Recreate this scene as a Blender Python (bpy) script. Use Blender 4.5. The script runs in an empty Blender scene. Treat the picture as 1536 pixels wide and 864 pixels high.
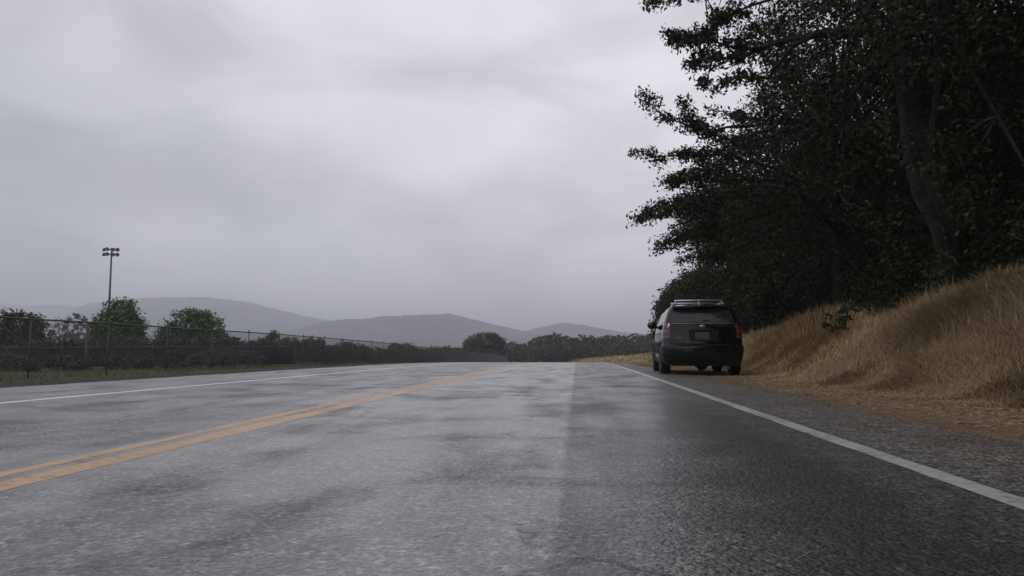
import bpy, bmesh, math, random
import numpy as np
from mathutils import Vector, Matrix
R = math.radians
sc = bpy.context.scene
# ------------------------------------------------------------------ camera
F = 1100.0                      # focal length in px of a 1536 px wide picture
YAW = math.atan(97 / F)         # road direction lies right of the optical axis
PITCH = math.atan(95.5 / F)
CAMH = 0.54
cam_d = bpy.data.cameras.new('camera')
cam_d.sensor_width = 36; cam_d.lens = 36 * F / 1536
cam_d.clip_start = 0.05; cam_d.clip_end = 20000
cam_d.dof.use_dof = False
cam = bpy.data.objects.new('camera', cam_d)
sc.collection.objects.link(cam)
cam.location = (0, 0, CAMH)
cam.rotation_euler = (R(90) + PITCH, 0, YAW)
sc.camera = cam
# ------------------------------------------------------------------ world
SUN_EL, SUN_ROT = R(42), R(222)
w = bpy.data.worlds.new('World'); sc.world = w; w.use_nodes = True
nt = w.node_tree; nt.nodes.clear()
def N(t, typ, **kw):
    n = t.nodes.new(typ)
    for k, v in kw.items(): setattr(n, k, v)
    return n
out = N(nt, 'ShaderNodeOutputWorld'); bg = N(nt, 'ShaderNodeBackground'); bg.inputs['Strength'].default_value = 0.1
sky = N(nt, 'ShaderNodeTexSky'); sky.sky_type = 'NISHITA'; sky.sun_disc = False
sky.sun_elevation = SUN_EL; sky.sun_rotation = SUN_ROT
tc = N(nt, 'ShaderNodeTexCoord')
mp = N(nt, 'ShaderNodeMapping'); mp.inputs['Scale'].default_value = (1, 1, 2.2); mp.inputs['Location'].default_value = (1.1, 5.4, 3.3)
n1 = N(nt, 'ShaderNodeTexNoise'); n1.inputs['Scale'].default_value = 1.25; n1.inputs['Detail'].default_value = 6; n1.inputs['Roughness'].default_value = 0.5; n1.inputs['Distortion'].default_value = 0.5
cr = N(nt, 'ShaderNodeValToRGB')
e = cr.color_ramp.elements
e[0].position = 0.30; e[0].color = (5.3, 5.34, 5.85, 1)
e[1].position = 0.70; e[1].color = (7.6, 7.62, 8.0, 1)
em = cr.color_ramp.elements.new(0.5); em.color = (6.5, 6.42, 6.95, 1)
sx = N(nt, 'ShaderNodeSeparateXYZ')
grad = N(nt, 'ShaderNodeMapRange'); grad.inputs['From Min'].default_value = 0.0; grad.inputs['From Max'].default_value = 0.5
grad.inputs['To Min'].default_value = 1.13; grad.inputs['To Max'].default_value = 1.10
mul = N(nt, 'ShaderNodeMix', data_type='RGBA', blend_type='MULTIPLY'); mul.inputs[0].default_value = 1
mixs = N(nt, 'ShaderNodeMix', data_type='RGBA'); mixs.inputs[0].default_value = 0.94
L = nt.links.new
L(tc.outputs['Generated'], mp.inputs[0]); L(mp.outputs[0], n1.inputs['Vector']); L(n1.outputs['Fac'], cr.inputs[0])
L(tc.outputs['Generated'], sx.inputs[0]); L(sx.outputs['Z'], grad.inputs[0])
L(cr.outputs[0], mul.inputs[6]); L(grad.outputs[0], mul.inputs[7])
# the cloud is thinner and brighter high above the road
dv = N(nt, 'ShaderNodeVectorMath', operation='DOT_PRODUCT'); nv_ = N(nt, 'ShaderNodeVectorMath', operation='NORMALIZE')
dv.inputs[1].default_value = tuple(Vector((-.10, .84, .52)).normalized())
L(tc.outputs['Generated'], nv_.inputs[0]); L(nv_.outputs[0], dv.inputs[0])
lobe = N(nt, 'ShaderNodeMapRange'); lobe.interpolation_type = 'SMOOTHERSTEP'
lobe.inputs['From Min'].default_value = 0.70; lobe.inputs['From Max'].default_value = 1.0; lobe.inputs['To Min'].default_value = 0.93; lobe.inputs['To Max'].default_value = 1.12
L(dv.outputs['Value'], lobe.inputs[0])
mul2 = N(nt, 'ShaderNodeMix', data_type='RGBA', blend_type='MULTIPLY'); mul2.inputs[0].default_value = 1
mp3 = N(nt, 'ShaderNodeMapping'); mp3.inputs['Scale'].default_value = (1, 1, 2.6); mp3.inputs['Location'].default_value = (2.2, 7.9, 5.1); mp3.inputs['Rotation'].default_value = (0, R(14), 0)
n3 = N(nt, 'ShaderNodeTexNoise'); n3.inputs['Scale'].default_value = 3.2; n3.inputs['Detail'].default_value = 6; n3.inputs['Roughness'].default_value = .48; n3.inputs['Distortion'].default_value = .5
m3 = N(nt, 'ShaderNodeMapRange'); m3.interpolation_type = 'SMOOTHSTEP'; m3.inputs[1].default_value = .34; m3.inputs[2].default_value = .64; m3.inputs[3].default_value = .85; m3.inputs[4].default_value = 1.09
L(tc.outputs['Generated'], mp3.inputs[0]); L(mp3.outputs[0], n3.inputs['Vector']); L(n3.outputs['Fac'], m3.inputs[0])
mul3 = N(nt, 'ShaderNodeMix', data_type='RGBA', blend_type='MULTIPLY'); mul3.inputs[0].default_value = 1
L(mul.outputs[2], mul3.inputs[6]); L(m3.outputs[0], mul3.inputs[7]); L(mul3.outputs[2], mul2.inputs[6]); L(lobe.outputs[0], mul2.inputs[7])
L(sky.outputs[0], mixs.inputs[6]); L(mul2.outputs[2], mixs.inputs[7])
L(mixs.outputs[2], bg.inputs['Color']); L(bg.outputs[0], out.inputs['Surface'])
# ------------------------------------------------------------------ sun (behind thick cloud)
sd = bpy.data.lights.new('sun', 'SUN'); sd.energy = 0.6; sd.angle = R(25); sd.color = (1, 0.96, 0.9)
so = bpy.data.objects.new('sun', sd); sc.collection.objects.link(so)
sdir = Vector((math.sin(SUN_ROT) * math.cos(SUN_EL), math.cos(SUN_ROT) * math.cos(SUN_EL), math.sin(SUN_EL)))
so.rotation_euler = sdir.to_track_quat('Z', 'Y').to_euler()
so.location = (0, 0, 60)
# ------------------------------------------------------------------ render
sc.view_settings.view_transform = 'Standard'; sc.view_settings.look = 'None'
sc.view_settings.exposure = 0.0; sc.view_settings.gamma = 1
sc.render.engine = 'CYCLES'
cy = sc.cycles
cy.use_denoising = True
cy.max_bounces = 6; cy.diffuse_bounces = 3; cy.glossy_bounces = 3; cy.transmission_bounces = 4; cy.volume_bounces = 1; cy.transparent_max_bounces = 8
cy.sample_clamp_indirect = 4
HAZE = 0.00053
# ================================================================== helpers
rng = np.random.default_rng(7)
rnd = random.Random(5)
_R = np.array(cam.rotation_euler.to_matrix())
def ray(px, py):
    return _R @ np.array([px - 768.0, 432.0 - py, -F])
def at(px, py, Y):
    """world point on the plane y = Y that shows at the photograph's pixel px, py"""
    d = ray(px, py)
    return np.array([0, 0, CAMH]) + d * (Y / d[1])
def project(P):
    q = (P - np.array([0, 0, CAMH])) @ _R
    dz = -q[:, 2]; dz[dz < 1e-3] = 1e-3
    return 768 + F * q[:, 0] / dz, 432 - F * q[:, 1] / dz
def tag(o, label=None, cat=None, group=None, kind=None):
    if label: o['label'] = label
    if cat: o['category'] = cat
    if group: o['group'] = group
    if kind: o['kind'] = kind
    return o
def link(o, parent=None):
    sc.collection.objects.link(o)
    if parent is not None: o.parent = parent
    return o
def empty(name, loc=(0, 0, 0), rz=0.0):
    o = bpy.data.objects.new(name, None); o.empty_display_size = 0.3
    o.location = loc; o.rotation_euler = (0, 0, rz)
    return link(o)
def mesh_np(name, V, Fq, mat, parent=None, smooth=False):
    """V (n,3), Fq list of int arrays (m,k)"""
    me = bpy.data.meshes.new(name)
    V = np.asarray(V, dtype=np.float32)
    me.vertices.add(len(V)); me.vertices.foreach_set('co', V.ravel())
    if not isinstance(Fq, list): Fq = [Fq]
    loops = np.concatenate([f.ravel() for f in Fq]).astype(np.int32)
    tot = np.concatenate([np.full(len(f), f.shape[1]) for f in Fq]).astype(np.int32)
    st = np.concatenate([[0], np.cumsum(tot)[:-1]]).astype(np.int32)
    me.loops.add(len(loops)); me.loops.foreach_set('vertex_index', loops)
    me.polygons.add(len(tot)); me.polygons.foreach_set('loop_start', st); me.polygons.foreach_set('loop_total', tot)
    if smooth: me.polygons.foreach_set('use_smooth', np.ones(len(tot), dtype=bool))
    me.update(calc_edges=True)
    if mat: me.materials.append(mat)
    return link(bpy.data.objects.new(name, me), parent)
def grid_faces(nu, nv):
    i = np.arange(nu - 1)[:, None] * nv + np.arange(nv - 1)[None, :]
    i = i.ravel()
    return np.stack([i, i + nv, i + nv + 1, i + 1], 1)
class MB:
    def __init__(s): s.v = []; s.f = []
    def add(s, V, Fs):
        b = len(s.v); s.v += [tuple(map(float, p)) for p in V]; s.f += [tuple(b + i for i in f) for f in Fs]
    def box(s, c, d, rot=None):
        P = [Vector(((i & 1) - .5, ((i >> 1) & 1) - .5, ((i >> 2) & 1) - .5)) for i in range(8)]
        P = [Vector((p.x * d[0], p.y * d[1], p.z * d[2])) for p in P]
        if rot: P = [rot @ p for p in P]
        s.add([p + Vector(c) for p in P], [(0, 2, 3, 1), (4, 5, 7, 6), (0, 1, 5, 4), (2, 6, 7, 3), (0, 4, 6, 2), (1, 3, 7, 5)])
    def tube(s, pts, rads, n=8, cap=True):
        pts = [Vector(p) for p in pts]; rings = []
        up = Vector((0, 0, 1))
        for i, p in enumerate(pts):
            d = (pts[min(i + 1, len(pts) - 1)] - pts[max(i - 1, 0)]).normalized()
            a = d.cross(up)
            if a.length < 1e-3: a = d.cross(Vector((1, 0, 0)))
            a.normalize(); b = d.cross(a).normalized()
            r = rads[i] if hasattr(rads, '__len__') else rads
            rings.append([p + a * (r * math.cos(2 * math.pi * k / n)) + b * (r * math.sin(2 * math.pi * k / n)) for k in range(n)])
        V = [q for rg in rings for q in rg]; Fs = []
        for i in range(len(pts) - 1):
            for k in range(n):
                k2 = (k + 1) % n
                Fs.append((i * n + k, i * n + k2, (i + 1) * n + k2, (i + 1) * n + k))
        if cap:
            Fs.append(tuple(range(n))); Fs.append(tuple((len(pts) - 1) * n + k for k in reversed(range(n))))
        s.add(V, Fs)
    def lathe(s, prof, M, n=24):
        """prof (r, h) closed-ish profile, axis local Z, M matrix"""
        V = []; Fs = []
        for r, h in prof:
            for k in range(n):
                a = 2 * math.pi * k / n
                V.append(M @ Vector((r * math.cos(a), r * math.sin(a), h)))
        for i in range(len(prof) - 1):
            for k in range(n):
                k2 = (k + 1) % n
                Fs.append((i * n + k, i * n + k2, (i + 1) * n + k2, (i + 1) * n + k))
        Fs.append(tuple(reversed(range(n)))); Fs.append(tuple((len(prof) - 1) * n + k for k in range(n)))
        s.add(V, Fs)
    def build(s, name, mat, parent=None, smooth=False):
        me = bpy.data.meshes.new(name); me.from_pydata(s.v, [], s.f); me.update()
        bm = bmesh.new(); bm.from_mesh(me); bmesh.ops.recalc_face_normals(bm, faces=bm.faces); bm.to_mesh(me); bm.free()
        if smooth:
            for p in me.polygons: p.use_smooth = True
        if mat: me.materials.append(mat)
        return link(bpy.data.objects.new(name, me), parent)
# ------------------------------------------------------------------ value noise (numpy)
_tab = np.random.default_rng(99).random((256, 256))
def vnoise(x, y):
    x = np.asarray(x, float); y = np.asarray(y, float)
    xi = np.floor(x).astype(int); yi = np.floor(y).astype(int)
    fx = x - xi; fy = y - yi; fx = fx * fx * (3 - 2 * fx); fy = fy * fy * (3 - 2 * fy)
    g = lambda a, b: _tab[a % 256, b % 256]
    return (g(xi, yi) * (1 - fx) + g(xi + 1, yi) * fx) * (1 - fy) + (g(xi, yi + 1) * (1 - fx) + g(xi + 1, yi + 1) * fx) * fy
def fbm(x, y, o=4):
    s = 0; a = 1; t = 0
    for k in range(o):
        s = s + a * vnoise(x * 2 ** k + 17 * k, y * 2 ** k + 5 * k); t += a; a *= .5
    return s / t
# ================================================================== materials
def mat(name):
    m = bpy.data.materials.new(name); m.use_nodes = True
    t = m.node_tree; b = t.nodes['Principled BSDF']
    return m, t, b
def simple(name, col, rough=.5, metal=0, spec=.5, coat=0, noise=0.12, nscale=6, bump=0, bscale=60):
    m, t, b = mat(name)
    b.inputs['Roughness'].default_value = rough; b.inputs['Metallic'].default_value = metal
    b.inputs['Specular IOR Level'].default_value = spec; b.inputs['Coat Weight'].default_value = coat
    c = N(t, 'ShaderNodeTexCoord'); n = N(t, 'ShaderNodeTexNoise'); n.inputs['Scale'].default_value = nscale; n.inputs['Detail'].default_value = 4
    r = N(t, 'ShaderNodeValToRGB')
    r.color_ramp.elements[0].position = .3; r.color_ramp.elements[1].position = .7
    r.color_ramp.elements[0].color = tuple(x * (1 - noise) for x in col) + (1,)
    r.color_ramp.elements[1].color = tuple(min(1, x * (1 + noise)) for x in col) + (1,)
    t.links.new(c.outputs['Object'], n.inputs['Vector']); t.links.new(n.outputs['Fac'], r.inputs[0]); t.links.new(r.outputs[0], b.inputs['Base Color'])
    if bump:
        n2 = N(t, 'ShaderNodeTexNoise'); n2.inputs['Scale'].default_value = bscale; n2.inputs['Detail'].default_value = 5
        bu = N(t, 'ShaderNodeBump'); bu.inputs['Strength'].default_value = bump; bu.inputs['Distance'].default_value = .02
        t.links.new(c.outputs['Object'], n2.inputs['Vector']); t.links.new(n2.outputs['Fac'], bu.inputs['Height']); t.links.new(bu.outputs[0], b.inputs['Normal'])
    return m
def leafmat(name, dark, light, rough=.55, hue=None, spec=.3, trans=.0):
    """colour varies leaf by leaf and in soft patches through the crown"""
    m, t, b = mat(name)
    b.inputs['Roughness'].default_value = rough; b.inputs['Specular IOR Level'].default_value = spec
    g = N(t, 'ShaderNodeNewGeometry'); c = N(t, 'ShaderNodeTexCoord')
    n = N(t, 'ShaderNodeTexNoise'); n.inputs['Scale'].default_value = .5; n.inputs['Detail'].default_value = 3
    a = N(t, 'ShaderNodeMath', operation='MULTIPLY_ADD'); a.inputs[1].default_value = .55; 
    s2 = N(t, 'ShaderNodeMath', operation='MULTIPLY'); s2.inputs[1].default_value = .5
    r = N(t, 'ShaderNodeValToRGB')
    r.color_ramp.elements[0].color = dark + (1,); r.color_ramp.elements[1].color = light + (1,)
    if hue:
        q = r.color_ramp.elements.new(.93); q.color = light + (1,)
        r.color_ramp.elements[2].color = hue + (1,)
        r.color_ramp.elements[2].position = 1.0
    t.links.new(c.outputs['Object'], n.inputs['Vector']); t.links.new(n.outputs['Fac'], s2.inputs[0])
    t.links.new(g.outputs['Random Per Island'], a.inputs[0]); t.links.new(s2.outputs[0], a.inputs[2])
    t.links.new(a.outputs[0], r.inputs[0]); t.links.new(r.outputs[0], b.inputs['Base Color'])
    return m
M = {}
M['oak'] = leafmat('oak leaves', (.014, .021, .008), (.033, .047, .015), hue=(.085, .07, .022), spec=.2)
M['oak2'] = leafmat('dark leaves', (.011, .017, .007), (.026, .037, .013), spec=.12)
M['left'] = leafmat('green leaves', (.04, .07, .02), (.10, .15, .036), hue=(.13, .12, .03))
M['left2'] = leafmat('dull leaves', (.022, .031, .015), (.05, .064, .025))
M['far'] = leafmat('far leaves', (.018, .026, .013), (.045, .055, .024))
M['brush'] = leafmat('brush leaves', (.028, .038, .016), (.07, .082, .03))
M['bark'] = simple('bark', (.019, .0175, .016), .9, noise=.55, nscale=5, bump=.6, bscale=18)
M['twig'] = simple('twig', (.06, .052, .045), .9, noise=.3)
M['straw'] = leafmat('straw', (.12, .088, .052), (.43, .33, .20), rough=.65, spec=.25)
M['litter'] = leafmat('straw litter', (.17, .12, .065), (.44, .34, .20), rough=.7, spec=.2)
M['turf'] = leafmat('turf blades', (.045, .058, .02), (.12, .13, .045), rough=.6)
M['steel'] = simple('weathered galvanised steel', (.085, .088, .09), .6, metal=.4, noise=.3)
M['darksteel'] = simple('dark steel', (.045, .047, .052), .55, metal=.3, noise=.3)
M['wire'] = simple('fence wire', (.11, .115, .12), .6, metal=.4)
M['screen'] = simple('windscreen cloth', (.013, .0145, .018), .95, noise=.6, nscale=1.5)
_t = M['screen'].node_tree; _oi = N(_t, 'ShaderNodeObjectInfo'); _mr = N(_t, 'ShaderNodeMapRange'); _mr.inputs[3].default_value = .5; _mr.inputs[4].default_value = 1.9
_mx = N(_t, 'ShaderNodeMix', data_type='RGBA', blend_type='MULTIPLY'); _mx.inputs[0].default_value = 1
_b = _t.nodes['Principled BSDF']; _src = _b.inputs['Base Color'].links[0].from_socket
_t.links.new(_oi.outputs['Random'], _mr.inputs[0]); _t.links.new(_src, _mx.inputs[6]); _t.links.new(_mr.outputs[0], _mx.inputs[7]); _t.links.new(_mx.outputs[2], _b.inputs['Base Color'])
M['wood'] = simple('weathered wood', (.09, .08, .07), .9, noise=.3, bump=.4)
M['lamp'] = simple('lamp housing', (.06, .065, .075), .4, metal=.4)
# asphalt -----------------------------------------------------------
def asphalt_mat():
    m, t, b = mat('wet chip seal asphalt'); l = t.links.new
    c = N(t, 'ShaderNodeTexCoord'); P = c.outputs['Object']
    def noise(scale, det=4, ro=.5, vec=None, dist=0):
        n = N(t, 'ShaderNodeTexNoise'); n.inputs['Scale'].default_value = scale; n.inputs['Detail'].default_value = det
        n.inputs['Roughness'].default_value = ro; n.inputs['Distortion'].default_value = dist
        l(vec or P, n.inputs['Vector']); return n.outputs['Fac']
    def math_(op, a, b_=None, c_=None, clamp=False):
        n = N(t, 'ShaderNodeMath', operation=op); n.use_clamp = clamp
        for i, x in enumerate((a, b_, c_)):
            if x is None: continue
            if isinstance(x, (int, float)): n.inputs[i].default_value = x
            else: l(x, n.inputs[i])
        return n.outputs[0]
    def mrange(x, a, b_, c_, d):
        n = N(t, 'ShaderNodeMapRange'); n.interpolation_type = 'SMOOTHSTEP'
        n.inputs[1].default_value = a; n.inputs[2].default_value = b_; n.inputs[3].default_value = c_; n.inputs[4].default_value = d
        l(x, n.inputs[0]); return n.outputs[0]
    sp = N(t, 'ShaderNodeSeparateXYZ'); l(P, sp.inputs[0])
    mpx = N(t, 'ShaderNodeMapping'); mpx.inputs['Scale'].default_value = (2.2, .45, 1); l(P, mpx.inputs[0])
    mpw = N(t, 'ShaderNodeMapping'); mpw.inputs['Scale'].default_value = (.6, .6, 1); l(P, mpw.inputs[0])
    vor = N(t, 'ShaderNodeTexVoronoi'); vor.inputs['Scale'].default_value = 66; l(P, vor.inputs['Vector'])
    vor2 = N(t, 'ShaderNodeTexVoronoi'); vor2.inputs['Scale'].default_value = 140; l(P, vor2.inputs['Vector'])
    patch = noise(1.3, 5, .6, mpw.outputs[0], .8)
    fine = noise(14, 5, .6)
    stone = N(t, 'ShaderNodeSeparateColor'); l(vor.outputs['Color'], stone.inputs[0])
    # wheel paths and lane seam: lateral position with a little wander
    xx = math_('ADD', sp.outputs[0], math_('MULTIPLY', math_('SUBTRACT', noise(.9, 3), .5), .22))
    seam = mrange(math_('ADD', sp.outputs[0], math_('MULTIPLY', math_('SUBTRACT', noise(3.5, 4, .6), .5), .06)), -.11, -.03, 0, 1)           # right of the seam the mat is newer, coarser
    wet_noise = mrange(patch, .30, .58, .25, 1)
    streak = mrange(noise(1.1, 4, .55, mpx.outputs[0]), .35, .65, 0, 1)
    wet = math_('MULTIPLY', math_('ADD', math_('MULTIPLY', wet_noise, .65), math_('MULTIPLY', streak, .35)), mrange(seam, 0, 1, 1.0, .6))
    wet = math_('MULTIPLY', wet, mrange(xx, -3.3, -2.4, .78, 1.12))
    shoulder = mrange(sp.outputs[0], 1.62, 1.70, 1, .25)
    wet = math_('MULTIPLY', wet, shoulder, clamp=True)
    # colour
    r = N(t, 'ShaderNodeValToRGB')
    el = r.color_ramp.elements; el[0].position = 0; el[0].color = (.03, .03, .032, 1); el[1].position = 1; el[1].color = (.24, .225, .205, 1)
    q = el.new(.45); q.color = (.066, .063, .060, 1); q = el.new(.8); q.color = (.115, .108, .10, 1)
    sv = math_('ADD', math_('MULTIPLY', stone.outputs[0], .7), math_('MULTIPLY', fine, .3))
    l(sv, r.inputs[0])
    dk = N(t, 'ShaderNodeMix', data_type='RGBA', blend_type='MULTIPLY'); dk.inputs[0].default_value = 1
    l(r.outputs[0], dk.inputs[6])
    tone = math_('MULTIPLY', mrange(patch, .3, .7, .85, 1.12), mrange(seam, 0, 1, 1.32, .82))
    tone = math_('MULTIPLY', tone, mrange(noise(42, 3, .65), .36, .64, .2, 2.1))
    tone = math_('MULTIPLY', tone, mrange(noise(13, 5, .7), .32, .68, .4, 1.6))
    tone = math_('MULTIPLY', tone, mrange(noise(3.1, 5, .65, None, .6), .3, .62, .6, 1.12))
    # wandering cracks
    mpc = N(t, 'ShaderNodeMapping'); mpc.inputs['Scale'].default_value = (1.0, .8, 1); l(P, mpc.inputs[0])
    wn = N(t, 'ShaderNodeTexNoise'); wn.inputs['Scale'].default_value = 2.2; wn.inputs['Detail'].default_value = 6; l(P, wn.inputs['Vector'])
    wv = N(t, 'ShaderNodeVectorMath', operation='MULTIPLY_ADD'); wv.inputs[1].default_value = (.55, .55, 0); l(wn.outputs['Color'], wv.inputs[0]); l(mpc.outputs[0], wv.inputs[2])
    ve = N(t, 'ShaderNodeTexVoronoi', feature='DISTANCE_TO_EDGE'); ve.inputs['Scale'].default_value = .42; l(wv.outputs[0], ve.inputs['Vector'])
    crack = mrange(ve.outputs['Distance'], .001, .008, 0, 1)
    crmask = mrange(noise(.4, 2), .40, .62, 1, 0)
    crk = math_('MAXIMUM', crack, crmask)
    tone = math_('MULTIPLY', tone, mrange(crk, 0, 1, .5, 1))
    wet = math_('MULTIPLY', wet, mrange(crk, 0, 1, .3, 1))
    # tar seam; the right wheel path is darkened to paint in reflected trees
    tree_refl = mrange(math_('ABSOLUTE', math_('SUBTRACT', math_('ADD', xx, math_('MULTIPLY', math_('SUBTRACT', noise(1.7, 4, .6), .5), 1.1)), .92)), .12, .52, .30, 1)
    tone = math_('MULTIPLY', tone, tree_refl)
    tone = math_('MULTIPLY', tone, mrange(math_('ABSOLUTE', math_('ADD', xx, 2.70)), .02, .17, .45, 1))
    tone = math_('MULTIPLY', tone, mrange(sp.outputs[0], 1.62, 1.72, 1, 1.6))
    l(tone, dk.inputs[7])
    dust = N(t, 'ShaderNodeMix', data_type='RGBA', blend_type='MULTIPLY'); dust.inputs[7].default_value = (1.12, .98, .80, 1)
    l(math_('MULTIPLY', mrange(sp.outputs[0], 1.5, 2.6, 0, 1), mrange(noise(2.4, 5, .6), .25, .6, .5, 1)), dust.inputs[0])
    l(dk.outputs[2], dust.inputs[6]); l(dust.outputs[2], b.inputs['Base Color'])
    l(mrange(wet, 0, 1, .58, .34), b.inputs['Roughness'])
    b.inputs['Specular IOR Level'].default_value = .5
    l(math_('MULTIPLY', wet, 1.0), b.inputs['Coat Weight']); b.inputs['Coat Roughness'].default_value = .22; b.inputs['Coat IOR'].default_value = 1.45
    # relief
    h = math_('ADD', math_('MULTIPLY', vor.outputs['Distance'], -1.0), math_('MULTIPLY', vor2.outputs['Distance'], -.4))
    h = math_('ADD', h, math_('ADD', math_('MULTIPLY', fine, 1.6), math_('MULTIPLY', noise(30, 4, .6), 2.6)))
    bu = N(t, 'ShaderNodeBump'); bu.inputs['Distance'].default_value = .010
    l(mrange(wet, 0, 1, 1.0, .7), bu.inputs['Strength']); l(h, bu.inputs['Height']); l(bu.outputs[0], b.inputs['Normal'])
    bc = N(t, 'ShaderNodeBump'); bc.inputs['Distance'].default_value = .005; bc.inputs['Strength'].default_value = .27
    l(h, bc.inputs['Height']); l(bc.outputs[0], b.inputs['Coat Normal'])
    return m
M['asphalt'] = asphalt_mat()
def paint_mat(name, col, wear):
    m, t, b = mat(name); l = t.links.new
    c = N(t, 'ShaderNodeTexCoord')
    n = N(t, 'ShaderNodeTexNoise'); n.inputs['Scale'].default_value = 16; n.inputs['Detail'].default_value = 8; n.inputs['Roughness'].default_value = .7
    n2 = N(t, 'ShaderNodeTexNoise'); n2.inputs['Scale'].default_value = 1.2; n2.inputs['Detail'].default_value = 4
    v = N(t, 'ShaderNodeTexVoronoi'); v.inputs['Scale'].default_value = 95
    for x in (n, n2, v): l(c.outputs['Object'], x.inputs['Vector'])
    a = N(t, 'ShaderNodeMath', operation='MULTIPLY_ADD'); a.inputs[1].default_value = .7; l(n.outputs['Fac'], a.inputs[0])
    s2 = N(t, 'ShaderNodeMath', operation='MULTIPLY'); s2.inputs[1].default_value = .45; l(n2.outputs['Fac'], s2.inputs[0]); l(s2.outputs[0], a.inputs[2])
    r = N(t, 'ShaderNodeValToRGB')
    e = r.color_ramp.elements; e[0].position = wear - .06; e[0].color = (.06, .055, .05, 1)
    e[1].position = wear + .05; e[1].color = tuple(x * .75 for x in col) + (1,)
    q = e.new(wear + .22); q.color = col + (1,)
    l(a.outputs[0], r.inputs[0]); l(r.outputs[0], b.inputs['Base Color'])
    b.inputs['Roughness'].default_value = .5; b.inputs['Coat Weight'].default_value = .25; b.inputs['Coat Roughness'].default_value = .3
    bu = N(t, 'ShaderNodeBump'); bu.inputs['Distance'].default_value = .005; bu.inputs['Strength'].default_value = .5
    bu.invert = True
    l(v.outputs['Distance'], bu.inputs['Height']); l(bu.outputs[0], b.inputs['Normal'])
    return m
M['yellow'] = paint_mat('worn yellow road paint', (.64, .38, .17), .49)
M['white_left'] = paint_mat('bright white road paint', (.80, .80, .80), .38)
M['white'] = paint_mat('white road paint', (.50, .50, .48), .50)
def ground_mat():
    m, t, b = mat('ground'); l = t.links.new
    c = N(t, 'ShaderNodeTexCoord'); P = c.outputs['Object']
    a = N(t, 'ShaderNodeAttribute'); a.attribute_name = 'lat'
    def noise(scale, det=5):
        n = N(t, 'ShaderNodeTexNoise'); n.inputs['Scale'].default_value = scale; n.inputs['Detail'].default_value = det; n.inputs['Roughness'].default_value = .6
        l(P, n.inputs['Vector']); return n.outputs['Fac']
    wob = N(t, 'ShaderNodeMath', operation='MULTIPLY_ADD'); wob.inputs[1].default_value = 1.6; l(noise(1.4), wob.inputs[0]); l(a.outputs['Fac'], wob.inputs[2])
    mr = N(t, 'ShaderNodeMapRange'); mr.inputs[1].default_value = -20; mr.inputs[2].default_value = 20; l(wob.outputs[0], mr.inputs[0])
    r = N(t, 'ShaderNodeValToRGB'); e = r.color_ramp.elements
    # lateral zones: field, turf, gravel, (road), dirt, straw-covered soil
    f = lambda s: (s + .8 + 20) / 40
    e[0].position = 0; e[0].color = (.055, .065, .028, 1); e[1].position = 1; e[1].color = (.05, .04, .026, 1)
    for s, col in ((-18, (.05, .055, .025)), (-11.4, (.07, .072, .032)), (-10.7, (.055, .048, .04)), (-8.3, (.05, .047, .044)), (1.5, (.07, .06, .05)),
                   (2.7, (.16, .115, .08)), (3.4, (.20, .15, .092)), (4.4, (.22, .16, .09)), (7.5, (.16, .11, .065)), (9.5, (.05, .04, .026))):
        q = e.new(f(s)); q.color = col + (1,)
    l(mr.outputs[0], r.inputs[0])
    mx = N(t, 'ShaderNodeMix', data_type='RGBA', blend_type='MULTIPLY'); mx.inputs[0].default_value = 1
    l(r.outputs[0], mx.inputs[6])
    n2 = N(t, 'ShaderNodeMapRange'); n2.inputs[1].default_value = .25; n2.inputs[2].default_value = .75; n2.inputs[3].default_value = .5; n2.inputs[4].default_value = 1.45
    l(noise(9, 8), n2.inputs[0]); l(n2.outputs[0], mx.inputs[7]); l(mx.outputs[2], b.inputs['Base Color'])
    b.inputs['Roughness'].default_value = .95; b.inputs['Specular IOR Level'].default_value = .2
    bu = N(t, 'ShaderNodeBump'); bu.inputs['Distance'].default_value = .05; bu.inputs['Strength'].default_value = .7
    l(noise(22, 8), bu.inputs['Height']); l(bu.outputs[0], b.inputs['Normal'])
    return m
M['ground'] = ground_mat()
M['hill'] = simple('wooded hillside', (.045, .047, .043), .95, noise=.95, nscale=.02)
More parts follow.
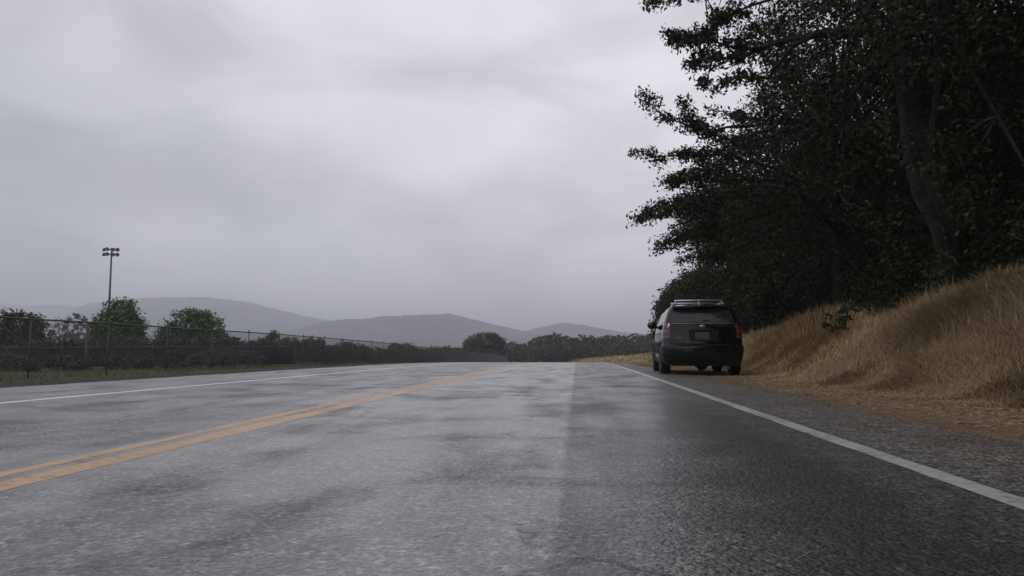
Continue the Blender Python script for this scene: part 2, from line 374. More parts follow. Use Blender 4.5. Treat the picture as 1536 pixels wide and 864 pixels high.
# ================================================================== terrain
ROAD_L, ROAD_R = -8.57, 2.56
def zr(y):
    y = np.asarray(y, float)
    a = np.clip(y - 20, 0, 35); z = -2.06e-4 * a * a
    z = z - .0172 * np.clip(y - 55, 0, 190)
    return z
def cx(y):
    y = np.asarray(y, float); a = np.clip(y - 90, 0, 210)
    return -.001 * a * a - .42 * np.clip(y - 300, 0, 300)
_hy = [-40, 5, 8, 12, 14.7, 16.7, 19.6, 23, 30, 45, 60, 90, 180, 400]
_hz = [2.0, 2.1, 1.95, 1.72, 1.27, 1.02, 1.42, 1.45, 1.25, .85, .75, .75, .85, .9]
def sstep(t): t = np.clip(t, 0, 1); return t * t * (3 - 2 * t)
def zground(x, y, road=False):
    x = np.asarray(x, float); y = np.asarray(y, float)
    s = x - cx(y); z = zr(y) + 0 * s
    tl = np.clip(ROAD_L - s, 0, None)
    z = z - .022 * np.clip(tl, 0, 5) - .012 * np.clip(tl - 5, 0, 60)
    z = z + .05 * (fbm(x * .8, y * .8) - .5) * sstep(tl / 1.5)
    H = np.interp(y, _hy, _hz)
    base = 4.25 + .5 * (vnoise(y * .45, 3.3) - .5) + .5 * sstep((y - 14) / 15)
    bank = H * sstep((s - base) / (2.9 + .6 * sstep((y - 20) / 20)) * 1.0)
    z = z + bank * (1 + .22 * (fbm(x * .7 + 9, y * .7) - .5))
    z = z + .16 * np.clip(s - 8, 0, 3) + .34 * np.clip(s - 11, 0, 38) * (1 - sstep((y - 62) / 55))
    z = z + .07 * (fbm(x * 2.1, y * 2.1) - .5) * sstep((s - 3.0) / 1.5)
    z = z - .02 * sstep((s - 2.56) / .8)
    inside = (s > ROAD_L + .03) & (s < ROAD_R - .03)
    z = np.where(inside, z - .09, z - .012)
    return z
def gz(x, y): return float(zground(np.array([x]), np.array([y]))[0])
sl = np.concatenate([-np.geomspace(6500, 62, 26), np.arange(-60, -22, 2.), np.arange(-22, -9, .5), [-8.9, -8.6, -8.5, -6, -3, 0, 2.5, 2.6],
                     np.arange(2.8, 10, .2), np.arange(10, 22, .6), np.arange(22, 60, 2.), np.geomspace(62, 6500, 26)])
yl = np.concatenate([-np.geomspace(1500, 12, 14), np.arange(-10, 4, 1.), np.arange(4, 32, .25), np.arange(32, 60, .6), np.arange(60, 130, 2.), np.arange(130, 300, 6.), np.geomspace(302, 6500, 26)])
S, Y = np.meshgrid(sl, yl, indexing='ij')
X = S + cx(Y)
Z = zground(X, Y)
gnd = mesh_np('ground', np.stack([X, Y, Z], -1).reshape(-1, 3), grid_faces(len(sl), len(yl)), M['ground'], smooth=True)
at_ = gnd.data.attributes.new('lat', 'FLOAT', 'POINT'); at_.data.foreach_set('value', S.ravel().astype(np.float32))
tag(gnd, kind='structure')
# road sheet with its ragged edges
yr = np.concatenate([np.arange(-14, 3, .5), np.arange(3, 30, .12), np.arange(30, 60, .4), np.arange(60, 130, 1.5), np.arange(130, 420, 5.)])
def strip(name, s0, s1, m, dz, parent=None, ns=2, rag0=0, rag1=0, ys=yr, fr=3.0):
    t = np.linspace(0, 1, ns)
    e0 = s0 + rag0 * (fbm(ys * fr, ys * 0 + 7.7, 4) - .5) * 2; e1 = s1 + rag1 * (fbm(ys * fr, ys * 0 + 21.3, 4) - .5) * 2
    Sg = e0[None, :] * (1 - t[:, None]) + e1[None, :] * t[:, None]
    Yg = np.broadcast_to(ys, Sg.shape)
    V = np.stack([Sg + cx(Yg), Yg, zr(Yg) + dz], -1).reshape(-1, 3)
    return mesh_np(name, V, grid_faces(ns, len(ys)), m, parent, smooth=True)
road = strip('road', ROAD_L, ROAD_R, M['asphalt'], 0, ns=12, rag0=.10, rag1=.15)
tag(road, kind='structure')
lw = .06
strip('edge_line', 1.58 - lw, 1.58 + lw, M['white'], .0008, road, rag0=.012, rag1=.012, fr=2.5)
strip('edge_line', -6.07 - lw, -6.07 + lw, M['white_left'], .0008, road, rag0=.010, rag1=.010, fr=2.5)
strip('centre_line', -2.535 - .05, -2.535 + .05, M['yellow'], .0008, road, rag0=.03, rag1=.02, fr=2.1)
strip('centre_line', -2.32 - .082, -2.32 + .082, M['yellow'], .0008, road, rag0=.022, rag1=.03, fr=2.3)
# ------------------------------------------------------------------ hills
def hill(outline, D, depth, seed, base=-8):
    px = np.linspace(outline[0][0], outline[-1][0], 260)
    py = np.interp(px, [p[0] for p in outline], [p[1] for p in outline])
    py = py + 3.0 * (fbm(px * .05 + seed, px * 0, 4) - .5) + 1.6 * (fbm(px * .3 + seed, px * 0 + 4, 3) - .5)
    D = D + 2600 * sstep((230 - px) / 260) * (D > 2900)
    top = np.array([at(a, b_, d_) for a, b_, d_ in zip(px, py, D)])
    nv = 60; rows = []
    for k in range(nv):
        q = k / (nv - 1)           # 0 front foot ... .6 crest ... 1 behind
        if q < .62: h = sstep(q / .62) ; dy = -(1 - q / .62) * depth
        else: h = 1 - .9 * sstep((q - .62) / .38); dy = (q - .62) / .38 * depth * .6
        yy = D + dy
        xx = top[:, 0] * (1 + dy / D * .55)
        f = fbm(xx * .004 + seed, yy * .004, 5)
        env = math.sin(min(1, q / .62) * math.pi) if q < .62 else 0
        zz = base + (top[:, 2] - base) * np.clip(h + .35 * env * (f - .5), 0, 1)
        zz = zz + 5 * (fbm(xx * .05, yy * .05, 3) - .5) * (1 if q < .6 else 0)
        rows.append(np.stack([xx, yy, zz], -1))
    V = np.stack(rows, 0).reshape(-1, 3)
    return tag(mesh_np('hill', V, grid_faces(nv, len(px)), M['hill'], smooth=True), kind='structure')
hill([(-700, 470), (-200, 462), (0, 458), (130, 461), (200, 453), (240, 449), (310, 446), (345, 449), (384, 456), (420, 466), (460, 475), (500, 481), (560, 488), (700, 510), (800, 522)], 3000, 1500, 1.0)
hill([(380, 515), (450, 496), (500, 484), (560, 479), (640, 474), (680, 473), (700, 478), (740, 488), (790, 497), (850, 508), (950, 520)], 2150, 900, 7.0)
hill([(700, 522), (760, 504), (790, 497), (820, 488), (850, 486), (880, 490), (930, 499), (1000, 503), (1100, 500), (1300, 490), (1500, 480)], 2500, 900, 13.0)
# ================================================================== foliage
def leaf_mesh(C, size, flat=.35, aspect=.5):
    """one folded diamond leaf at each centre; returns verts, quads"""
    n = len(C)
    d = rng.normal(size=(n, 3)); d /= np.linalg.norm(d, axis=1)[:, None]
    u = rng.normal(size=(n, 3)); u[:, 2] += flat * 3
    a = np.cross(d, u); a /= (np.linalg.norm(a, axis=1)[:, None] + 1e-9)
    nn = np.cross(a, d)
    Ls = size * rng.uniform(.45, 1.5, n)[:, None]; W = Ls * aspect * .5
    b0 = C - d * Ls * .5; b2 = C + d * Ls * .5
    b1 = C + a * W + nn * W * .35; b3 = C - a * W + nn * W * .35
    V = np.stack([b0, b1, b2, b3], 1).reshape(-1, 3)
    return V, np.arange(4 * n).reshape(-1, 4)
def ball(n, c, r, shell=.0):
    d = rng.normal(size=(n, 3)); d /= np.linalg.norm(d, axis=1)[:, None]
    q = rng.random(n) ** (1 / 3.); q = shell + (1 - shell) * q
    return np.asarray(c) + d * q[:, None] * np.asarray(r)
def cluster_leaves(centres, rad, per):
    """leaves round each clump centre, gaussian with flattened clumps"""
    k = len(centres)
    cnt = np.maximum(3, (per * rng.uniform(.5, 1.5, k)).astype(int))
    idx = np.repeat(np.arange(k), cnt)
    r = rad * rng.uniform(.6, 1.4, k)
    off = np.clip(rng.normal(size=(len(idx), 3)) * .5, -.85, .85)
    off[:, 2] *= .8
    return centres[idx] + off * r[idx][:, None]
def limb_path(a, b, sag, n=5):
    a = np.asarray(a, float); b = np.asarray(b, float); L_ = np.linalg.norm(b - a)
    pts = []
    j = rng.normal(size=3) * L_ * .08
    for i in range(n):
        t = i / (n - 1)
        p = a * (1 - t) + b * t + j * math.sin(t * math.pi); p[2] += sag * L_ * math.sin(t * math.pi)
        pts.append(p)
    return pts
def tree(name, label, base, height, trunk_r, blobs, leafm, leaf, nclump, per, crad, cat='tree', group=None, keep=None, extra=None,
         trunk_pts=None, boughs=(), limbs=9, bark='bark', shell=.35, wid=None, aspect=.5, twigs=True, stems=1):
    """blobs: list of (offset, radii) in metres from the base"""
    base = np.asarray(base, float)
    root = empty(name, tuple(base)); tag(root, label, cat, group)
    wts = np.array([np.prod(b[1]) for b in blobs]); wts = wts / wts.sum()
    cl = []
    for (o, r), wv in zip(blobs, wts):
        cl.append(ball(max(3, int(nclump * wv)), np.array(o), np.array(r), shell))
    cl = np.concatenate(cl)
    if keep is not None: cl = cl[keep(cl + base)]
    parts = [cl]
    allc = cl
    # leaves
    lv = cluster_leaves(cl, crad, per)
    ex = None
    if extra is not None:
        exc, exper, exrad = extra
        exc = exc - base
        lv = np.concatenate([lv, cluster_leaves(exc, exrad, exper)])
    V, Q = leaf_mesh(lv, leaf, aspect=aspect)
    mesh_np('crown', V, Q, M[leafm], root)
    # trunk and limbs
    mb = MB()
    tp = trunk_pts if trunk_pts is not None else [np.array([0, 0, -.3]), np.array([.05, 0, height * .2]), np.array([rnd.uniform(-.2, .2), rnd.uniform(-.2, .2), height * .45]), np.array([rnd.uniform(-.4, .4), 0, height * .72])]
    n = len(tp)
    mb.tube(tp, [trunk_r * (1.35 if i == 0 else 1 - .65 * i / (n - 1)) for i in range(n)], 10)
    tips = []
    if len(cl):
        sel = cl[rng.permutation(len(cl))[:limbs]]
        for c in sel:
            t = rnd.uniform(.35, .98) * (n - 1); i = min(int(t), n - 2); st = tp[i] * (1 - (t - i)) + tp[i + 1] * (t - i)
            r0 = trunk_r * .38 * rnd.uniform(.7, 1.1)
            pth = limb_path(st, c, .10)
            mb.tube(pth, [r0 * (1 - .8 * k / 4) for k in range(5)], 6, cap=False)
            tips.append((pth, r0))
    for bg_ in boughs:
        P_ = [np.asarray(p) - base for p in bg_]
        c = P_[0]; st = np.array(tp[-2]) * .6 + np.array(tp[-1]) * .4 if c[2] > tp[-2][2] else np.array(tp[max(1, n - 3)]) * .4 + np.array(tp[-2]) * .6
        pth = limb_path(st, c, .04, 5)[:-1] + P_
        m_ = len(pth); dense = [pth[i] * (1 - t) + pth[i + 1] * t + rng.normal(size=3) * .03 for i in range(m_ - 1) for t in (0, .34, .67)] + [pth[-1]]
        mb.tube(dense, [.07 * (1 - .9 * i / (len(dense) - 1)) for i in range(len(dense))], 6, cap=False)
        tips.append((dense, .07))
    mb.build('trunk', M[bark], root, smooth=True)
    if twigs and tips:
        tw = MB(); nodes = np.array([p for pth, _ in tips for p in pth[1:]])
        pts = cl if len(cl) < 500 else cl[rng.permutation(len(cl))[:500]]
        if extra is not None and len(exc) < 500: pts = np.concatenate([pts, exc])
        for c in pts:
            dd = np.linalg.norm(nodes - c, axis=1); j = nodes[dd.argmin()]
            if dd.min() > 1.3: continue
            pth = limb_path(j, c, .05, 4)
            tw.tube(pth, [.022, .015, .010, .004], 4, cap=False)
        if tw.v: tag(tw.build('twigs', M['twig'], root), kind='stuff')
    return root
# silhouette of the roadside oaks against the sky, used to prune the generated clumps
_sy = [-900, 0, 60, 100, 140, 180, 220, 260, 300, 350, 385, 405, 430, 460, 500, 560]
_sx = [1090, 1092, 1095, 1150, 1118, 1108, 1062, 1035, 1012, 1010, 1046, 1040, 1006, 985, 980, 975]
def keep_right(P):
    px, py = project(P)
    lim = np.interp(py, _sy, _sx) + 6
    g = zground(P[:, 0], P[:, 1])
    return (px > lim) & (P[:, 2] > g + .25)
def keep_off(P):
    px, py = project(P); q = (P - np.array([0, 0, CAMH])) @ _R
    return ~((-q[:, 2] > 0) & (px > -100) & (px < 1560) & (py < 900) & (py > -900))
def keep_bank(P):
    """also stay behind and above the open grass"""
    return keep_right(P)
def tipclump(px, py, rpx, Y, n):
    c = at(px, py, Y); r = rpx / 1100 * Y * 1.02
    return ball(n, c, (r, r * 1.2, r), .1)
# outer sprays of the two nearest oaks (each spray is a bough with its leaf clumps)
BOUGH = {17: [], 22: []}
def spray(path, Y, w, n):
    out = []
    BOUGH[Y].append([at(a, b_, Y) for a, b_ in path])
    P = np.array(path, float)
    seg = np.linalg.norm(np.diff(P, axis=0), axis=1); cum = np.concatenate([[0], np.cumsum(seg)])
    for k in range(n):
        d = rng.random() * cum[-1]; x = np.interp(d, cum, P[:, 0]); y = np.interp(d, cum, P[:, 1])
        q = w * (1.1 - .5 * d / cum[-1])
        out.append(at(x + rng.normal() * q * .45, y + rng.normal() * q * .4, Y + rng.normal() * .5))
    return np.array(out)
A_sprays = np.concatenate([
    spray([(1080, -15), (1030, -8), (985, -2), (972, 8)], 17, 9, 22),
    spray([(1120, 10), (1080, 30), (1055, 52)], 17, 26, 34),
    spray([(1120, 75), (1070, 62), (1030, 58), (1003, 54)], 17, 18, 46),
    spray([(1110, 90), (1060, 85), (1040, 100), (1030, 110)], 17, 14, 26),
    spray([(1150, 120), (1115, 115), (1085, 128), (1068, 138)], 17, 7, 14),
    spray([(1120, 75), (1075, 100), (1050, 128)], 17, 5, 8),
])
B_sprays = np.concatenate([
    spray([(1120, 215), (1070, 200), (1020, 185), (985, 170), (966, 145)], 22, 15, 52),
    spray([(1060, 200), (1035, 175), (1026, 156)], 22, 9, 14),
    spray([(1110, 180), (1085, 168), (1062, 165)], 22, 9, 12),
    spray([(1100, 235), (1040, 232), (990, 235), (945, 228)], 22, 11, 40),
    spray([(1090, 270), (1040, 265), (1000, 275)], 22, 18, 40),
    spray([(1080, 300), (1030, 305), (985, 315), (960, 330)], 22, 18, 64),
    spray([(1080, 350), (1030, 352), (1000, 362), (985, 375)], 22, 14, 36),
    spray([(1090, 380), (1050, 388), (1020, 392)], 22, 10, 20),
])
def rel(base, P): return [np.asarray(p) - np.asarray(base) for p in P]
LEAF = .085
bA = np.array([8.35, 16.6, gz(8.35, 16.6)])
tA = rel(bA, [bA + (0, 0, -.4), at(1415, 330, 16.5), at(1392, 240, 16.3), at(1365, 130, 16.2), at(1345, 0, 16.1), at(1335, -120, 16)])
rootA = tree('oak_tree', 'big roadside oak with a leaning pale forked trunk, overhanging from the upper right', bA, 10, .26,
     [((-1.2, .3, 7.2), (3.2, 3.0, 2.6)), ((1.6, .5, 6.8), (3.4, 3.0, 3.0)), ((.5, 1.5, 4.3), (3.2, 2.5, 2.4)), ((-.3, 0, 10), (4, 3.5, 2.6)), ((-.3, -1.6, 1.6), (2.6, .9, 1.1)), ((-.9, -1.8, 6.2), (2.2, .8, 1.6)), ((-1.4, -2.0, 3.9), (1.5, .7, 1.3)), ((-.9, -1.7, 2.9), (1.0, .6, 1.0)), ((-.2, -1.5, 4.6), (.7, .4, .9))],
     'oak', LEAF * 1.25, 1900, 40, .42, keep=keep_right, extra=(A_sprays, 34, .2), boughs=BOUGH[17], trunk_pts=tA, limbs=16)
mb = MB(); f0 = at(1400, 300, 16.5) - bA
mb.tube([np.array([-.1, -.2, -.3]), at(1408, 345, 16.2) - bA, at(1378, 290, 16.0) - bA, at(1362, 230, 16.0) - bA, at(1350, 120, 15.9) - bA, at(1310, 30, 15.7) - bA], [.2, .15, .13, .11, .09, .05], 9)
mb.build('limb', M['bark'], rootA, smooth=True)
bB = np.array([8.0, 23.0, gz(8, 23)])
tree('oak_tree', 'oak reaching over the road behind the parked vehicle, its lowest sprays hanging against the sky', bB, 11, .3,
     [((-2.6, -.6, 5.6), (2.8, 2.8, 3.4)), ((1, .5, 7.5), (4, 3.5, 3.4)), ((1.3, .3, 2.6), (2.2, 2.6, 2.0)), ((2.8, 0, 3.6), (2.6, 2.6, 2.4)), ((-.6, .8, 4.2), (2.0, 2.2, 1.2))],
     'oak', LEAF * 1.3, 1900, 40, .45, keep=keep_right, extra=(B_sprays, 44, .26), boughs=BOUGH[22], limbs=16)
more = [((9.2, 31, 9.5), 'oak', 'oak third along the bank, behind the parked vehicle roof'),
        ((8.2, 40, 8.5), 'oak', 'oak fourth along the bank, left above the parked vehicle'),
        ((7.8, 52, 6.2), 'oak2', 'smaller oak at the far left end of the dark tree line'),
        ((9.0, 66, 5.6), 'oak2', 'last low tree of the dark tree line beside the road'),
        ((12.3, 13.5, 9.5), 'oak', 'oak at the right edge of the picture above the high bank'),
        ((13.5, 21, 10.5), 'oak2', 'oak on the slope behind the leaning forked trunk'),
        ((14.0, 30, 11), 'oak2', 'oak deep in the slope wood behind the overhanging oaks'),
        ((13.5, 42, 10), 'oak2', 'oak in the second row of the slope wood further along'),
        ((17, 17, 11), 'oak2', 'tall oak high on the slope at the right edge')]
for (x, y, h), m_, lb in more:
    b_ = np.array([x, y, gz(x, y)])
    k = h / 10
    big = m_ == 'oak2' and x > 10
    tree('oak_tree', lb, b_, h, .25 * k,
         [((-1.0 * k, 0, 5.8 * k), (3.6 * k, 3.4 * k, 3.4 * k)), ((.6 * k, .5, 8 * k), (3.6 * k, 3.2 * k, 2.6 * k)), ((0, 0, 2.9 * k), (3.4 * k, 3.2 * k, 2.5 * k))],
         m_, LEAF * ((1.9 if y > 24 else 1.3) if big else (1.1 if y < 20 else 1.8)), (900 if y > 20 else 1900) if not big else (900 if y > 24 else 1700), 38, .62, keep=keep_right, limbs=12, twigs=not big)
# undergrowth below the oaks
ub = [(8.6, 18.5, 1.5), (9.2, 21, 1.7), (9.0, 24.5, 1.6), (9.6, 27, 1.9), (9.0, 30, 1.7), (8.8, 34, 1.8), (8.4, 38, 1.7), (8.0, 43, 1.6), (7.6, 48, 1.5), (7.4, 54, 1.4), (7.3, 60, 1.3), (7.4, 68, 1.3),
      (9.6, 15.0, 1.6), (10.0, 12.2, 1.6), (11.5, 17, 2.0), (12, 24, 2.2)]
for i, (x, y, r) in enumerate(ub):
    b_ = np.array([x, y, gz(x, y)])
    where = 'at the foot of the oaks on the bank'
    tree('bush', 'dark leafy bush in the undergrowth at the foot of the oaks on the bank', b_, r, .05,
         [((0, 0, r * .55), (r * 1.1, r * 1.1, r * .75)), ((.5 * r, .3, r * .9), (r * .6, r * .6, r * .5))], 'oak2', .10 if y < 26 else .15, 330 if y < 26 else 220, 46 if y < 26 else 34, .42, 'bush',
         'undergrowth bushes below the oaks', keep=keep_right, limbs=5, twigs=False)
# a few tall, coarse-leaved trees higher up the slope close the view
for (x, y, h) in ((22, 24, 12), (22, 38, 12), (24, 54, 12), (17, 58, 10), (13, 80, 8)):
    b_ = np.array([x, y, gz(x, y)])
    tree('oak_tree', 'dark tree high on the wooded slope, only glimpsed between the roadside oaks', b_, h, .25,
         [((0, 0, h * .6), (5, 5, h * .38)), ((-1, 0, h * .25), (4.5, 4.5, h * .25))], 'oak2', .42, 800, 26, 1.0, 'tree', 'trees high on the wooded slope', keep=keep_right, limbs=5, twigs=False)
# oaks go on unseen along the right bank; row behind is added to darken reflections
for (x, y, h) in ((9.5, 5, 10), (11, -4, 10), (10, -13, 11), (11, -24, 11), (10, -37, 11), (15, -18, 12), (4, -52, 11), (-5, -56, 12), (-14, -52, 11), (-23, -56, 12), (-32, -50, 11), (-41, -54, 12)):
    b_ = np.array([x, y, gz(x, y)])
    tree('oak_tree', 'unseen oak beside or behind the viewpoint, giving shade and dark reflections', b_, h, .25,
         [((-1.5, 0, h * .62), (4.6, 4.8, h * .36)), ((-.5, 0, h * .28), (3.8, 4.5, h * .25))], 'oak2', .34, 560, 22, .8, 'tree', 'oaks beside and behind the viewpoint', keep=lambda P: (P[:, 2] > 1.2) & keep_off(P), limbs=6, twigs=False)
# the small green shrub on the grass bank
b_ = at(1262, 497, 17.2); b_[2] = gz(b_[0], b_[1])
tp = at(1262, 470, 17.2) - b_
tree('shrub', 'small dark green leafy sprig growing out of the dry grass bank', b_, .6, .015,
     [(tuple(at(1250, 487, 17.0) - b_), (.26, .25, .16)), (tuple(at(1262, 474, 17.1) - b_), (.26, .25, .14)), (tuple(at(1282, 462, 17.2) - b_), (.3, .25, .12))],
     'oak', .10, 26, 12, .12, 'shrub', limbs=8, bark='twig', twigs=False, trunk_pts=[np.array([0, 0, -.05]), np.array([-.05, 0, .2]), np.array([0, 0, .45])])
# ------------------------------------------------------------------ left side trees
def placed(px, top, Y, wpx):
    p = at(px, top, Y); g = gz(p[0], Y)
    k = Y / 1060.
    return np.array([p[0], Y, g]), p[2] - g, wpx * k
def left_tree(px, top, Y, wpx, label, m_='left', leaf=.17, ncl=260, per=24, name='tree', group=None, style='round', crad=None, low=.15, cat='tree'):
    b_, h, wd = placed(px, top, Y, wpx)
    r = wd / 2
    if style == 'round': bl = [((0, 0, h * .58), (r * .92, r * .92, h * .36)), ((-r * .35, 0, h * .38), (r * .62, r * .7, h * .26)), ((r * .42, 0, h * .34), (r * .6, r * .7, h * .26))]
    elif style == 'cone': bl = [((0, 0, h * .78), (r * .5, r * .5, h * .19)), ((-r * .1, 0, h * .54), (r * .9, r * .85, h * .26)), ((r * .05, 0, h * .28), (r * .95, r * .95, h * .24))]
    elif style == 'wide': bl = [((-r * .12, 0, h * .72), (r * .55, r * .5, h * .22)), ((r * .3, 0, h * .66), (r * .48, r * .5, h * .24)), ((-r * .55, 0, h * .45), (r * .42, r * .5, h * .24)), ((r * .66, 0, h * .42), (r * .36, r * .4, h * .2)), ((0, 0, h * .35), (r * .95, r * .7, h * .25))]
    else: bl = [((-r * .5, 0, h * .62), (r * .28, r * .3, h * .34)), ((r * .02, 0, h * .68), (r * .22, r * .25, h * .3)), ((r * .55, 0, h * .6), (r * .25, r * .3, h * .3)), ((0, 0, h * .3), (r, r * .8, h * .28))]
    return tree(name, label, b_, h, max(.05, h * .02), bl, m_, leaf * 1.3, int(ncl * 2.0), per, crad or .16 * wd ** .5 + .1, cat, group, limbs=8, twigs=False)
left_tree(31, 462, 46, 84, 'dark bushy tree with three tufts on top behind the left end of the fence', 'left2', .15, 330, 26, style='tufts')
left_tree(183, 446, 60, 84, 'full green tree in front of the floodlight mast', 'left', .17, 420, 26, style='cone', name='broadleaf_tree')
left_tree(290, 460, 64, 112, 'broad rounded green tree right of the floodlight mast, with sky gaps in its crown', 'left', .17, 400, 22, style='wide', name='broadleaf_tree')
left_tree(92, 470, 120, 34, 'faint thin hazy tree left of the mast, behind the fence rail', 'far', .3, 60, 14, style='tufts')
left_tree(118, 464, 170, 44, 'faint rounded hazy tree left of the mast, far behind the fence', 'far', .4, 110, 18)
left_tree(60, 478, 90, 50, 'low hazy tree between the tufted tree and the faint trees', 'left2', .25, 90, 18)
for px, top, Y_, wp, lb in ((410, 493, 88, 22, 'small rounded bright green tree, leftmost of four above the far fence rail'), (437, 501, 90, 30, 'small flat-topped green tree, second of four above the far fence rail'),
                        (465, 503, 94, 18, 'small round green tree, third of four above the far fence rail'), (481, 505, 97, 14, 'smallest narrow green tree, rightmost of four above the far fence rail')):
    left_tree(px, top, Y_, wp, lb, 'left', .2, 90, 18)
left_tree(727, 496, 160, 68, 'dark round oak standing alone at the end of the fence', 'far', .24, 420, 24, name='oak_tree')
# brush behind the fence
for i in range(49):
    px = 20 + i * 15.0 + rnd.uniform(-6, 6)
    Y_ = np.interp(px, [0, 300, 700], [42, 50, 92]) * rnd.uniform(.9, 1.25)
    top = np.interp(px, [0, 340, 500, 700], [512, 506, 511, 525]) + rnd.uniform(-5, 7)
    d_ = ray(px, 527); Y_ = max(Y_, 16.5 * d_[1] / -d_[0])
    left_tree(px, top, Y_, rnd.uniform(34, 60) if px < 380 else rnd.uniform(26, 44), 'dull green bush in the brush behind the chain link fence', rnd.choice(['brush', 'left2', 'brush']), .16, 70, 26, 'bush', 'bushes in the brush behind the fence', cat='bush')
for k_, (px, Y_, r_) in enumerate(((14, 27, .5), (48, 26, .35), (96, 28, .45), (122, 27, .3), (176, 29, .5), (214, 30, .4), (262, 31, .55), (300, 33, .5), (338, 34, .45), (372, 37, .6), (402, 40, .6))):
    p = at(px, 540, Y_); b_ = np.array([p[0], Y_, gz(p[0], Y_)])
    tree('weed_clump', 'low dull weed clump before the windscreen fence, %s from the left' % ['first', 'second', 'third', 'fourth', 'fifth', 'sixth', 'seventh', 'eighth', 'ninth', 'tenth', 'eleventh'][k_], b_, r_, .02, [((0, 0, r_ * .6), (r_ * 1.5, r_, r_ * .7))], 'brush', .10, 40, 26, .2, 'weeds', 'weed clumps in front of the windscreen fence', limbs=4, twigs=False, bark='twig')
# far wood beyond the crest
wood = [(768, 512, 34), (785, 514, 30), (800, 510, 34), (806, 504, 30), (818, 499, 30), (833, 497, 30), (848, 501, 28), (862, 505, 26), (872, 500, 28), (884, 502, 30), (900, 504, 30), (913, 500, 30),
        (927, 499, 32), (940, 501, 30), (955, 498, 34), (970, 499, 34), (985, 496, 36), (776, 522, 30), (812, 516, 34), (842, 514, 34), (872, 516, 34), (902, 516, 34), (930, 514, 34), (955, 514, 34), (750, 526, 26), (792, 526, 30), (826, 527, 28), (858, 527, 28), (890, 526, 28), (920, 525, 28)]
ORD = ['first', 'second', 'third', 'fourth', 'fifth', 'sixth', 'seventh', 'eighth', 'ninth', 'tenth', 'eleventh', 'twelfth', 'thirteenth', 'fourteenth', 'fifteenth', 'sixteenth', 'seventeenth']
_front = sorted(range(17, len(wood)), key=lambda i: wood[i][0])
for i, (px, top, wp) in enumerate(wood):
    lbl = 'hazy skyline tree of the far wood, %s right of the round oak' % ORD[i] if i < 17 else 'lower tree along the front of the far wood, %s from its left end' % ORD[_front.index(i)]
    Y_ = (215 + rnd.uniform(-10, 25)) if i < 17 else (185 + rnd.uniform(-8, 8))
    left_tree(px, top, Y_, wp, lbl, 'far' if i < 17 else 'brush', .42, 90, 22, 'woodland_tree', 'trees in the wood beyond the crest')
# ================================================================== grass
def blades(P, h, wid, lean, seg=3, head=0.0):
    """curved tapering blades; P (n,3) feet"""
    n = len(P); az = 2 * math.pi * 1.6 * vnoise(P[:, 0] * .7, P[:, 1] * .7) + rng.normal(size=n) * 1.1
    d = np.stack([np.cos(az), np.sin(az), 0 * az], 1)
    wv = np.stack([-np.sin(az), np.cos(az), 0 * az], 1)
    tw = rng.uniform(-1, 1, (n, 1)); wv = wv * (1 - .3 * abs(tw)) + d * tw * .5
    H = h[:, None]; Ln = (lean * rng.uniform(.1, 1.9, n) * (.45 + 1.5 * fbm(P[:, 0] * .9 + 3, P[:, 1] * .9, 3)))[:, None]
    rows = []
    for k in range(seg + 1):
        t = k / seg
        c = P + d * (Ln * H * t ** 1.8) + np.array([0, 0, 1.]) * (H * (t - .28 * np.minimum(Ln, 1.2) * t * t))
        ww = wid[:, None] * ((1 - .75 * t) if not head or k < seg - 1 or k == seg else 1 + head)
        if k == seg: rows.append(c[:, None, :])
        else: rows.append(np.stack([c - wv * ww * .5, c + wv * ww * .5], 1))
    V = np.concatenate(rows, 1); m = V.shape[1]
    b = np.arange(n)[:, None] * m
    quads = np.concatenate([b + np.array([2 * k, 2 * k + 1, 2 * k + 3, 2 * k + 2]) for k in range(seg - 1)])
    tris = b + np.array([2 * (seg - 1), 2 * (seg - 1) + 1, 2 * seg])
    return V.reshape(-1, 3), quads, tris
def scatter(n, y0, y1, s0, s1, vis=True):
    y = rng.uniform(y0, y1, n); s = rng.uniform(s0, s1, n); x = s + cx(y)
    return x, y, s
def grass(name, sets, m_, label=None):
    Vs = []; Qs = []; Ts = []; off = 0
    for (x, y, h, wd, lean, head) in sets:
        P = np.stack([x, y, zground(x, y) - .01], 1)
        V, q, t = blades(P, h, wd, lean, 3, head)
        Vs.append(V); Qs.append(q + off); Ts.append(t + off); off += len(V)
    o = mesh_np(name, np.concatenate(Vs), [np.concatenate(Qs), np.concatenate(Ts)], M[m_])
    tag(o, label, 'grass', kind='stuff'); return o
def straw_set(n, y0, y1, s1, hk, wd):
    x, y, s = scatter(n, y0, y1, 3.4, s1)
    lim = 4.15 + .6 * (vnoise(y * .45, y * 0 + 3.3) - .5) + .5 * sstep((y - 14) / 15)
    dens = sstep((s - lim + .85) / 1.3) * np.clip(2.2 * fbm(x * 1.3, y * 1.3 + 40, 3) - .45, .12, 1)
    k = rng.random(n) < dens; x, y, s = x[k], y[k], s[k]; lim = lim[k]
    patch = fbm(x * .8 + 50, y * .8, 3)
    h = hk * (.12 + .88 * sstep((s - lim + .1) / 2.1)) * np.where(rng.random(len(x)) < .06, 1.25, rng.uniform(.3, 1.0, len(x))) * (.35 + 1.3 * patch)
    return (x, y, h, np.full(len(x), wd) * rng.uniform(.6, 1.4, len(x)), .75, 1.2)
M['straw_lit'] = leafmat('lit golden straw', (.20, .14, .078), (.60, .45, .26), rough=.65, spec=.25)  # same straw, lightened to stand for light the overhanging oaks block
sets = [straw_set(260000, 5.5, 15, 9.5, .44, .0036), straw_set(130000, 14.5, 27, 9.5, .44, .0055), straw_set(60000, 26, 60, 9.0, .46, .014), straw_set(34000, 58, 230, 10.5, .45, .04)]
grass('dry_grass', sets[:1], 'straw', 'brown dry grass covering the high near part of the roadside bank')
